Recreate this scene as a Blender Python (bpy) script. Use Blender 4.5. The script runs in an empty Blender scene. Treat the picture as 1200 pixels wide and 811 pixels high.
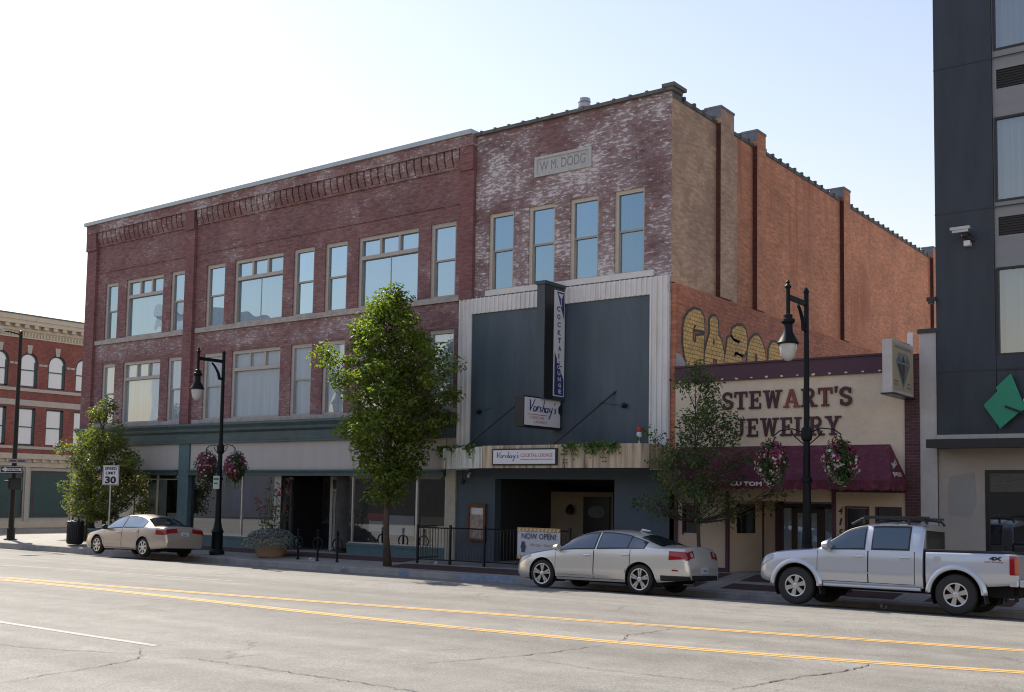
import bpy, math, random
import numpy as np
from mathutils import Vector, Matrix
random.seed(7)
SC = bpy.context.scene
COL = SC.collection
R = math.radians

# ------------------------------------------------------------------ camera
def setup_camera():
    cd = bpy.data.cameras.new('camera')
    co = bpy.data.objects.new('camera', cd)
    COL.objects.link(co)
    yaw, pit, rol = 0.646791457, 0.0727921737, -0.017122428
    fw = Vector((-math.sin(yaw)*math.cos(pit), math.cos(yaw)*math.cos(pit), math.sin(pit)))
    r = Vector((math.cos(yaw), math.sin(yaw), 0))
    d = fw.cross(r)
    c, s = math.cos(rol), math.sin(rol)
    right = c*r + s*d
    down = -s*r + c*d
    m = Matrix.Identity(4)
    for i in range(3):
        m[i][0] = right[i]; m[i][1] = -down[i]; m[i][2] = -fw[i]
    m[2][3] = 2.2355
    co.matrix_world = m
    cd.sensor_width = 36
    cd.lens = 37.937
    cd.shift_x = -0.0011
    cd.shift_y = 0.0689
    cd.clip_start = 0.1
    cd.clip_end = 3000
    SC.camera = co
setup_camera()

# ------------------------------------------------------------------ sky and sun
SUN_EL = R(42.5)
SUN_DIR = Vector((-0.950*math.cos(SUN_EL), 0.313*math.cos(SUN_EL), math.sin(SUN_EL)))
W = bpy.data.worlds.new('World')
SC.world = W
W.use_nodes = True
wn = W.node_tree
wn.nodes.clear()
wo = wn.nodes.new('ShaderNodeOutputWorld')
wb = wn.nodes.new('ShaderNodeBackground')
ws = wn.nodes.new('ShaderNodeTexSky')
ws.sky_type = 'NISHITA'
ws.sun_disc = False
ws.sun_elevation = SUN_EL
ws.sun_rotation = math.atan2(SUN_DIR.x, SUN_DIR.y)
ws.altitude = 100
ws.air_density = 2.0
ws.dust_density = 0.5
ws.ozone_density = 1.0
wb.inputs['Strength'].default_value = 0.105
wt_ = wn.nodes.new('ShaderNodeMix'); wt_.data_type = 'RGBA'; wt_.blend_type = 'MULTIPLY'   # sky colour tint: less green, slightly more red
wt_.inputs[0].default_value = 1.0
wt_.inputs[7].default_value = (1.06, .91, 1.0, 1)
wn.links.new(ws.outputs[0], wt_.inputs[6])
wn.links.new(wt_.outputs[2], wb.inputs[0])
wn.links.new(wb.outputs[0], wo.inputs[0])
sd = bpy.data.lights.new('sun', 'SUN')
sd.energy = 4.6
sd.angle = R(0.53)
sd.color = (1.0, 0.93, 0.81)
so = bpy.data.objects.new('sun', sd)
COL.objects.link(so)
so.rotation_euler = SUN_DIR.to_track_quat('Z', 'Y').to_euler()
so.location = (-60, 40, 60)
SC.view_settings.view_transform = 'Standard'
SC.view_settings.look = 'None'
SC.view_settings.gamma = 1
SC.view_settings.exposure = 0.68
SC.view_settings.use_curve_mapping = False
try:
    SC.cycles.filter_width = 1.1
    SC.cycles.max_bounces = 6
    SC.cycles.transparent_max_bounces = 12
    SC.cycles.caustics_reflective = False
    SC.cycles.caustics_refractive = False
except Exception:
    pass

# ------------------------------------------------------------------ materials
MATS = {}
def newmat(name):
    m = bpy.data.materials.new(name)
    m.use_nodes = True
    nt = m.node_tree
    nt.nodes.clear()
    out = nt.nodes.new('ShaderNodeOutputMaterial')
    MATS[name] = m
    return m, nt, out
def nd(nt, t, **kw):
    n = nt.nodes.new(t)
    for k, v in kw.items():
        if k.startswith('i_'):
            key = k[2:]
            key = int(key) if key.isdigit() else key.replace('_', ' ')
            n.inputs[key].default_value = v
        else:
            setattr(n, k, v)
    return n
def col4(c): return (c[0], c[1], c[2], 1.0)
def mul(c, k): return (c[0]*k, c[1]*k, c[2]*k)
def ramp(nt, fac, p0, p1, c0=(0, 0, 0), c1=(1, 1, 1)):
    r = nt.nodes.new('ShaderNodeValToRGB')
    r.color_ramp.elements[0].position = p0
    r.color_ramp.elements[1].position = p1
    r.color_ramp.elements[0].color = col4(c0)
    r.color_ramp.elements[1].color = col4(c1)
    nt.links.new(fac, r.inputs[0])
    return r.outputs[0]
def mix(nt, fac, a, b, mode='MIX'):
    m = nt.nodes.new('ShaderNodeMix')
    m.data_type = 'RGBA'
    m.blend_type = mode
    for sock, v in ((m.inputs[0], fac), (m.inputs[6], a), (m.inputs[7], b)):
        if isinstance(v, bpy.types.NodeSocket):
            nt.links.new(v, sock)
        elif isinstance(v, (int, float)):
            sock.default_value = v
        else:
            sock.default_value = col4(v)
    return m.outputs[2]
def coords(nt, scale=(1, 1, 1), swap=None):
    tc = nt.nodes.new('ShaderNodeTexCoord')
    o = tc.outputs['Object']
    if swap:
        sep = nt.nodes.new('ShaderNodeSeparateXYZ')
        cmb = nt.nodes.new('ShaderNodeCombineXYZ')
        nt.links.new(o, sep.inputs[0])
        for i, ax in enumerate(swap):
            nt.links.new(sep.outputs['XYZ'.index(ax)], cmb.inputs[i])
        o = cmb.outputs[0]
    mp = nt.nodes.new('ShaderNodeMapping')
    mp.inputs['Scale'].default_value = scale
    nt.links.new(o, mp.inputs[0])
    return mp.outputs[0]
def noise(nt, vec, scale, detail=4, rough=.55):
    n = nd(nt, 'ShaderNodeTexNoise')
    n.inputs['Scale'].default_value = scale
    n.inputs['Detail'].default_value = detail
    n.inputs['Roughness'].default_value = rough
    nt.links.new(vec, n.inputs['Vector'])
    return n.outputs['Fac']
def principled(nt, out, colour, rough=.6, metal=0., spec=.5, coat=0.):
    p = nt.nodes.new('ShaderNodeBsdfPrincipled')
    for key, v in (('Base Color', colour), ('Roughness', rough), ('Metallic', metal), ('Specular IOR Level', spec), ('Coat Weight', coat)):
        if isinstance(v, bpy.types.NodeSocket):
            nt.links.new(v, p.inputs[key])
        elif key == 'Base Color':
            p.inputs[key].default_value = col4(v)
        else:
            p.inputs[key].default_value = v
    nt.links.new(p.outputs[0], out.inputs[0])
    return p
def bump(nt, p, h, strength=.3, dist=.02):
    b = nt.nodes.new('ShaderNodeBump')
    b.inputs['Strength'].default_value = strength
    b.inputs['Distance'].default_value = dist
    nt.links.new(h, b.inputs['Height'])
    nt.links.new(b.outputs[0], p.inputs['Normal'])
def pmat(name, c, rough=.6, metal=0., var=.12, vs=2.5, stretch=(1, 1, 1), spec=.5, coat=0., bs=0, bd=.004, stain=None):
    m, nt, out = newmat(name)
    v = coords(nt, stretch)
    f = noise(nt, v, vs, 6, .65)
    cc = mix(nt, ramp(nt, f, .3, .7), mul(c, 1-var), mul(c, 1+var))
    if stain:
        sc, amt, scol, st = stain
        g = noise(nt, coords(nt, st), sc, 5, .6)
        cc = mix(nt, ramp(nt, g, .5, .72, (0, 0, 0), (amt, amt, amt)), cc, scol)
    p = principled(nt, out, cc, rough, metal, spec, coat)
    if bs:
        bump(nt, p, noise(nt, v, bs, 3), .5, bd)
    return m
def brick(name, c1, c2, mortar, swap, paint=None, bw=.215, rh=.073, ms=.008, off=.5, flake=None, bands=None):
    """paint: list of (colour, noise scale, stretch x, stretch z, low, high)"""
    m, nt, out = newmat(name)
    v = coords(nt, (1, 1, 1), swap)
    b = nd(nt, 'ShaderNodeTexBrick')
    b.offset = off
    b.inputs['Scale'].default_value = 1
    b.inputs['Brick Width'].default_value = bw
    b.inputs['Row Height'].default_value = rh
    b.inputs['Mortar Size'].default_value = ms
    b.inputs['Mortar Smooth'].default_value = .3
    b.inputs['Bias'].default_value = 0
    b.inputs['Color1'].default_value = col4(c1)
    b.inputs['Color2'].default_value = col4(c2)
    b.inputs['Mortar'].default_value = col4(mortar)
    nt.links.new(v, b.inputs['Vector'])
    cc = b.outputs['Color']
    g = noise(nt, v, .55, 5, .6)
    cc = mix(nt, 1.0, cc, ramp(nt, g, .25, .75, (.72, .72, .74), (1.22, 1.18, 1.15)), 'MULTIPLY')
    g2 = noise(nt, coords(nt, (3.5, 13.7, 1), swap), 1.0, 2, .5)
    cc = mix(nt, 1.0, cc, ramp(nt, g2, .3, .7, (.78, .78, .78), (1.2, 1.2, 1.2)), 'MULTIPLY')
    for (pc, sc, sx, sz, lo, hi, msc, mlo, mhi) in (paint or []):
        f = noise(nt, coords(nt, (sx, sz, 1), swap), sc, 6, .7)
        k = noise(nt, v, msc, 3, .5)
        add = nd(nt, 'ShaderNodeMath', operation='ADD')
        nt.links.new(f, add.inputs[0])
        nt.links.new(ramp(nt, k, mlo, mhi, (0, 0, 0), (.22, .22, .22)), add.inputs[1])
        fac = ramp(nt, add.outputs[0], lo, hi)
        cc = mix(nt, fac, cc, pc)
    if flake:
        # worn paint: a soft chalky wash in blotches, then fine flecks of bare white that gather inside the blotches
        wash, flecks, blo, bhi, flo, fhi, bs = flake
        blot = noise(nt, coords(nt, (1, 1.2, 1), swap), bs, 6, .66)
        area = blot
        if bands:
            zc = nd(nt, 'ShaderNodeSeparateXYZ'); nt.links.new(coords(nt), zc.inputs[0])
            tot = None
            for (z0, wd, am) in bands:
                a1 = nd(nt, 'ShaderNodeMath', operation='SUBTRACT'); a1.inputs[1].default_value = z0; nt.links.new(zc.outputs[2], a1.inputs[0])
                a2 = nd(nt, 'ShaderNodeMath', operation='ABSOLUTE'); nt.links.new(a1.outputs[0], a2.inputs[0])
                r_ = ramp(nt, a2.outputs[0], wd*.4, wd, (am, am, am), (0, 0, 0))
                if tot is None: tot = r_
                else:
                    a3 = nd(nt, 'ShaderNodeMath', operation='ADD'); nt.links.new(tot, a3.inputs[0]); nt.links.new(r_, a3.inputs[1]); tot = a3.outputs[0]
            a4 = nd(nt, 'ShaderNodeMath', operation='ADD'); nt.links.new(area, a4.inputs[0]); nt.links.new(tot, a4.inputs[1]); area = a4.outputs[0]
        soft = noise(nt, coords(nt, (2.2, 7, 1), swap), 1, 5, .7)
        m0 = nd(nt, 'ShaderNodeMath', operation='MULTIPLY_ADD'); m0.inputs[1].default_value = .5; nt.links.new(soft, m0.inputs[0]); nt.links.new(area, m0.inputs[2])
        cc = mix(nt, ramp(nt, m0.outputs[0], blo, bhi, (0, 0, 0), (.62, .62, .62)), cc, wash)
        edge = noise(nt, coords(nt, (4.6, 13.7, 1), swap), 1, 5, .72)
        m2 = nd(nt, 'ShaderNodeMath', operation='MULTIPLY_ADD'); m2.inputs[1].default_value = .55; nt.links.new(area, m2.inputs[0]); nt.links.new(edge, m2.inputs[2])
        cc = mix(nt, ramp(nt, m2.outputs[0], flo, fhi, (0, 0, 0), (.9, .9, .9)), cc, flecks)
    p = principled(nt, out, cc, .85, 0, .3)
    bump(nt, p, b.outputs['Fac'], -.35, .01)
    return m

M_brick = brick('painted_maroon_brick', (.285, .156, .155), (.205, .108, .112), (.15, .09, .092), 'XZY', flake=((.36, .29, .30), (.52, .48, .49), .78, 1.0, .905, .96, .5), bands=((8.0, .55, .13), (13.45, .5, .14), (5.5, 1.6, .05), (12.9, .35, .06)))
M_brick_pier = brick('maroon_brick_pilaster', (.25, .118, .118), (.205, .096, .10), (.17, .095, .10), 'XZY', flake=((.34, .26, .27), (.52, .48, .49), .85, 1.05, .965, 1.01, .6))
M_brick_worn = brick('worn_painted_brick', (.225, .122, .124), (.17, .092, .098), (.20, .15, .15), 'XZY', flake=((.42, .365, .38), (.64, .61, .62), .64, .90, .825, .88, .55), bands=((11.6, .9, .06), (9.0, 1.5, .05)))
M_side = brick('orange_common_brick', (.68, .295, .165), (.58, .25, .14), (.52, .285, .19), 'YZX',
               [((.54, .23, .14), 1.2, 1, 1.5, .62, .8, .3, .4, .8), ((.44, .17, .10), 1, 1.6, .12, .60, .78, .25, .4, .7), ((.78, .40, .26), .7, 1, 1, .68, .80, .2, .5, .8)])
M_side_low = brick('weathered_lower_brick', (.53, .215, .13), (.43, .175, .11), (.27, .15, .11), 'YZX',
               [((.48, .25, .17), 2.5, .8, 5, .68, .8, .5, .4, .8)], rh=.12)
M_tan = brick('tan_limewashed_brick', (.60, .41, .28), (.51, .345, .24), (.53, .385, .28), 'YZX',
              [((.42, .27, .20), 1.6, 1, 1, .58, .75, .7, .4, .8), ((.58, .48, .39), 2.5, .6, 4, .74, .8, .5, .5, .8)])
M_darkbrick = brick('dark_purple_brick', (.10, .045, .05), (.075, .036, .042), (.12, .085, .085), 'XZY',
              [((.3, .25, .25), 3, 1, 3, .78, .86, .6, .5, .8)])
M_redbrick = brick('red_face_brick', (.25, .082, .066), (.21, .07, .058), (.24, .12, .10), 'YZX')
M_stone = pmat('weathered_limestone', (.40, .37, .35), .85, var=.2, vs=5, bs=30, stain=(3, .6, (.2, .18, .17), (.6, .6, 3)))
M_plaque = pmat('grey_carved_stone', (.46, .46, .46), .85, var=.12, vs=6)
M_letterdark = pmat('recessed_dark_lettering', (.22, .23, .26), .8, var=.15, vs=12)
M_frame = pmat('cream_window_paint', (.50, .45, .38), .6, var=.10, vs=8)
M_frame2 = pmat('grey_cream_window_paint', (.42, .39, .36), .6, var=.10, vs=8)
M_framedark = pmat('dark_sash_paint', (.36, .34, .31), .6)  # darker frame tone for the meeting rail and lower sash strip
M_coping = pmat('pale_metal_coping', (.40, .45, .48), .45, .2, var=.08, vs=1.5)
M_clay = pmat('clay_coping_tile', (.12, .12, .12), .7, var=.3, vs=4)
M_bluecap = pmat('slate_cap_stone', (.17, .19, .22), .7, var=.25, vs=6)
M_white = pmat('white_ribbed_metal', (.72, .71, .70), .5, var=.06, vs=1.2, stain=(1.5, .35, (.42, .38, .33), (3, 3, .4)))
M_whitewood = pmat('chalky_white_paint', (.66, .65, .63), .7, var=.08, vs=4)
M_navy = pmat('slate_blue_painted_panel', (.060, .086, .112), .42, var=.22, vs=1.1, stretch=(1.8, 1, .3), bs=4, bd=.01)
M_navylow = pmat('slate_blue_painted_wall', (.060, .088, .118), .6, var=.1, vs=1.3)
M_black = pmat('black_sign_metal', (.010, .011, .014), .35, var=.2)
M_darkblue = pmat('dark_blue_sign_metal', (.03, .05, .07), .35, var=.15)
M_signwhite = pmat('white_sign_face', (.66, .66, .70), .4, var=.03)
M_signblue = pmat('royal_blue_vinyl', (.025, .035, .17), .4, var=.05)
M_signred = pmat('red_vinyl', (.42, .05, .06), .5, var=.05)
M_teal = pmat('dark_teal_paint', (.056, .098, .108), .55, var=.18, vs=3, stain=(2, .45, (.14, .17, .17), (.4, 1, 5)))
M_teallight = pmat('teal_bulkhead_paint', (.085, .15, .162), .6, var=.15, vs=3)
M_creampanel = pmat('beige_transom_panel', (.46, .43, .41), .6, var=.06, vs=.8, stretch=(3, 1, .3))
M_post = pmat('cream_storefront_post', (.42, .39, .33), .6, var=.12, vs=5)
M_alu = pmat('aluminium_mullion', (.55, .55, .54), .35, .6, var=.08)
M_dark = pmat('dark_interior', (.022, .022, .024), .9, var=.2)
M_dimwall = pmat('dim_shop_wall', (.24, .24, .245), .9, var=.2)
M_purple = pmat('purple_backdrop', (.12, .065, .12), .8, var=.15)
M_tanwall = pmat('tan_plaster', (.30, .235, .17), .85, var=.1)
M_concretewood = pmat('weathered_wood_fascia', (.50, .40, .285), .85, var=.5, vs=1.6, stretch=(4.2, 4.2, .18), stain=(2.2, .95, (.07, .052, .04), (3.4, 3.4, .22)))
M_whitefascia = pmat('peeling_white_fascia', (.70, .72, .67), .8, var=.22, vs=3, stretch=(2, 2, .5), stain=(2.4, .9, (.16, .15, .12), (3.5, 3.5, .35)))
M_steel = pmat('rusty_dark_steel', (.05, .042, .04), .7, var=.3)
M_stew = pmat('cream_stucco', (.66, .55, .42), .85, var=.08, vs=2.2, bs=9, bd=.03, stain=(1.2, .25, (.46, .39, .32), (1, 1, .6)))
M_stewlow = pmat('tan_painted_panel', (.56, .44, .335), .7, var=.06, vs=1.5)
M_burg = pmat('burgundy_painted_fascia', (.07, .026, .046), .6, var=.12, vs=2)
M_awning = pmat('burgundy_canvas', (.10, .012, .030), .8, var=.2, vs=2.5, stain=(6, .18, (.3, .2, .22), (1, 1, 1)))
M_letter = pmat('maroon_sign_letter', (.060, .018, .026), .6, var=.2, vs=6)
M_pilside = brick('dark_return_brick', (.13, .052, .045), (.10, .042, .038), (.09, .05, .045), 'XZY')  # darker brick on the street-facing return of each side-wall pilaster
M_letterfade = pmat('half_faded_letter', (.13, .035, .035), .7, var=.3, vs=6)
M_letterred = pmat('faded_red_letter', (.24, .065, .05), .7, var=.2, vs=6)
M_letterwhite = pmat('white_lettering', (.62, .60, .58), .6)
M_hotel = pmat('navy_cladding', (.020, .029, .044), .5, var=.25, vs=1.4, stretch=(2, 1, .4), bs=14, bd=.004)
M_hotelgrey = pmat('grey_cladding', (.22, .23, .25), .6, var=.08, vs=1.3, stretch=(.5, 1, 3))
M_hoteltan = pmat('grey_tan_render', (.36, .325, .295), .85, var=.08, vs=1.2, bs=18, bd=.006)
M_hotelcol = pmat('pale_grey_render', (.46, .44, .44), .85, var=.12, vs=2)
M_patch = pmat('grey_paint_patch', (.29, .285, .275), .85, var=.04)
M_grille = pmat('black_grille', (.012, .012, .014), .5)
M_green = pmat('green_sign_enamel', (.012, .23, .135), .45, var=.04)
M_yellow = pmat('yellow_sign_enamel', (.65, .42, .06), .5)
M_pole = pmat('black_green_cast_iron', (.007, .009, .012), .5, var=.2, vs=6, spec=.18)
M_polewarm = pmat('dark_bronze_pole', (.022, .02, .019), .5, var=.15, spec=.2)
M_globe = pmat('frosted_globe', (.50, .50, .50), .25, var=.05)
M_cornice = pmat('cream_cornice_paint', (.50, .43, .335), .7, var=.1, vs=3)
M_greenpanel = pmat('dark_green_panel', (.022, .06, .058), .6, var=.12, vs=2)
M_maroontrim = pmat('maroon_trim', (.10, .03, .035), .6)
M_pilcream = pmat('grey_cream_pilaster', (.42, .385, .33), .7, var=.08)
M_yelgraf = brick('yellow_spray_paint', (.80, .54, .20), (.72, .48, .18), (.36, .22, .10), 'YZX', rh=.12, ms=.014)
M_grafdark = pmat('dark_spray_outline', (.10, .085, .075), .85, var=.2, vs=4)
M_bark = pmat('bark', (.085, .062, .048), .9, var=.35, vs=8, stretch=(1, 1, .3), bs=30, bd=.01)
M_potc = pmat('terracotta_planter', (.36, .245, .16), .8, var=.15, vs=5)
M_tyre = pmat('tyre_rubber', (.022, .022, .023), .8, var=.15)
M_rim = pmat('alloy_rim', (.62, .62, .63), .28, .85, var=.05)
M_rimdark = pmat('dark_alloy', (.10, .10, .10), .35, .8)
M_blackplastic = pmat('black_plastic', (.018, .018, .02), .55, var=.15)
M_liner = pmat('wheel_well', (.010, .010, .010), .95)
M_tail = pmat('red_tail_lens', (.28, .010, .014), .12, var=.15, coat=.6)
M_lampclear = pmat('clear_lamp_lens', (.36, .38, .40), .08, .3)
M_amber = pmat('amber_lens', (.5, .16, .03), .2)
M_plate = pmat('plate_white', (.55, .60, .66), .4)
M_plateprint = pmat('plate_print', (.20, .27, .40), .5)
M_chrome = pmat('chrome', (.75, .75, .76), .15, 1.0, var=.02)
M_paper = pmat('paper_litter', (.62, .64, .68), .8)
M_wood = pmat('brown_case_wood', (.10, .05, .03), .6, var=.2, vs=6)
M_poster = pmat('menu_poster', (.34, .27, .22), .6, var=.6, vs=7)
M_bannerwhite = pmat('banner_white', (.60, .60, .64), .7, var=.03)
M_bannergold = pmat('banner_gold', (.50, .30, .09), .7, var=.35, vs=9)
M_red = pmat('red_lens', (.4, .02, .02), .3)
M_roof = pmat('roof_membrane', (.16, .16, .16), .9)
M_roofwhite = pmat('bounce_white_roof', (.78, .77, .75), .9, var=.06)  # unseen shop roof, made white to bounce skylight onto the side wall
M_galv = pmat('galvanised_metal', (.42, .43, .45), .4, .6, var=.1)
M_curtain = pmat('pale_curtain', (.40, .43, .45), .9, var=.12, vs=1.5, stretch=(9, 1, .15))

def car_paint(name, c, metal=.45):
    m, nt, out = newmat(name)
    principled(nt, out, c, .30, metal, .5, .8).inputs['Coat Roughness'].default_value = .06
    return m
M_champ = car_paint('champagne_silver_paint', (.68, .655, .60))
M_silver = car_paint('silver_blue_paint', (.545, .57, .615))
M_tanpaint = car_paint('tan_beige_paint', (.50, .435, .37))
def glassy(name, dif, fac, tint=(1, 1, 1), rough=.02, wob=.0, wsc=.8, vary=0.):
    m, nt, out = newmat(name)
    d = nd(nt, 'ShaderNodeBsdfDiffuse'); d.inputs[0].default_value = col4(dif)
    g = nd(nt, 'ShaderNodeBsdfGlossy'); g.inputs[0].default_value = col4(tint); g.inputs['Roughness'].default_value = rough
    mx = nd(nt, 'ShaderNodeMixShader'); mx.inputs[0].default_value = fac
    if vary:
        oi = nd(nt, 'ShaderNodeObjectInfo')
        nt.links.new(ramp(nt, oi.outputs['Random'], 0, 1, (fac-vary,)*3, (fac+vary,)*3), mx.inputs[0])
        fold = noise(nt, coords(nt, (7, 7, .15)), 1, 3)
        nt.links.new(mix(nt, ramp(nt, fold, .35, .7), mul(dif, .9), mul(dif, 1.12)), d.inputs[0])
    nt.links.new(d.outputs[0], mx.inputs[1]); nt.links.new(g.outputs[0], mx.inputs[2])
    nt.links.new(mx.outputs[0], out.inputs[0])
    if wob:
        b = nd(nt, 'ShaderNodeBump'); b.inputs['Strength'].default_value = wob; b.inputs['Distance'].default_value = .05
        nt.links.new(noise(nt, coords(nt), wsc, 1), b.inputs['Height'])
        nt.links.new(b.outputs[0], g.inputs['Normal'])
    return m
M_pane = glassy('reflective_window_glass', (.16, .22, .28), .46, (.58, .80, 1.0), 8.0e-3, .16, .7, .11)
M_paneblue = glassy('blue_window_glass', (.085, .14, .21), .36, (.52, .77, 1.0), .015, .07, .8, .05)
M_panewhite = glassy('sky_white_glass', (.55, .57, .58), .15, (.95, .97, 1), .05, .12)  # pale diffuse stands in for the bright sky reflected in these panes
M_paneold = glassy('old_window_glass', (.40, .46, .50), .28, (.72, .86, 1.0), .02, .12, .8, .08)
M_carglass = glassy('car_window_glass', (.012, .017, .020), .15, (.8, .92, 1), .02)
M_carglasslight = glassy('pale_car_window_glass', (.10, .13, .14), .30, (.85, .95, 1), .02)  # pale diffuse stands in for daylight seen through the tan sedan
M_darkglass = glassy('dark_shop_glass', (.02, .02, .022), .22, (.9, .95, 1), .03, .1)
def clear_glass(name, base=.06, tint=(.75, .8, .8)):
    m, nt, out = newmat(name)
    t = nd(nt, 'ShaderNodeBsdfTransparent'); t.inputs[0].default_value = col4(tint)
    g = nd(nt, 'ShaderNodeBsdfGlossy'); g.inputs['Roughness'].default_value = .015; g.inputs[0].default_value = (.9, .95, 1, 1)
    fr = nd(nt, 'ShaderNodeFresnel'); fr.inputs[0].default_value = 1.5
    a = nd(nt, 'ShaderNodeMath', operation='ADD'); a.inputs[1].default_value = base; a.use_clamp = True
    nt.links.new(fr.outputs[0], a.inputs[0])
    mx = nd(nt, 'ShaderNodeMixShader')
    nt.links.new(a.outputs[0], mx.inputs[0]); nt.links.new(t.outputs[0], mx.inputs[1]); nt.links.new(g.outputs[0], mx.inputs[2])
    nt.links.new(mx.outputs[0], out.inputs[0])
    return m
M_shopglass = clear_glass('shop_window_glass', .18, (.84, .88, .9))
M_shopfloor = pmat('dim_shop_floor', (.06, .05, .042), .8)
M_hotelglass = clear_glass('hotel_window_glass', .22, (.8, .86, .9))

def leafmat(name, dark, light, trans=.5):
    m, nt, out = newmat(name)
    geo = nd(nt, 'ShaderNodeNewGeometry')
    c = ramp(nt, geo.outputs['Random Per Island'], 0, 1, dark, light)
    d = nd(nt, 'ShaderNodeBsdfPrincipled'); d.inputs['Roughness'].default_value = .5
    t = nd(nt, 'ShaderNodeBsdfTranslucent')
    nt.links.new(c, d.inputs[0])
    nt.links.new(mix(nt, 1., c, (1.6, 1.7, .7), 'MULTIPLY'), t.inputs[0])
    mx = nd(nt, 'ShaderNodeMixShader'); mx.inputs[0].default_value = trans
    nt.links.new(d.outputs[0], mx.inputs[1]); nt.links.new(t.outputs[0], mx.inputs[2])
    nt.links.new(mx.outputs[0], out.inputs[0])
    return m
M_leafA = leafmat('elm_leaves', (.060, .100, .020), (.215, .27, .045))
M_leafB = leafmat('yellowing_leaves', (.065, .095, .024), (.21, .225, .06))
M_leafC = leafmat('pear_leaves', (.036, .068, .028), (.105, .15, .05))
M_leafD = leafmat('basket_foliage', (.02, .05, .015), (.06, .11, .03), .3)
M_leafgrey = leafmat('silver_grey_foliage', (.13, .16, .155), (.26, .30, .29), .2)
M_leafvine = leafmat('vine_leaves', (.05, .11, .02), (.13, .22, .05), .4)
M_pink = leafmat('magenta_petals', (.20, .015, .07), (.42, .06, .18), .3)
M_petalwhite = leafmat('white_petals', (.45, .42, .44), (.68, .66, .66), .3)
M_purp = leafmat('purple_petals', (.10, .015, .06), (.26, .08, .17), .3)

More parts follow.
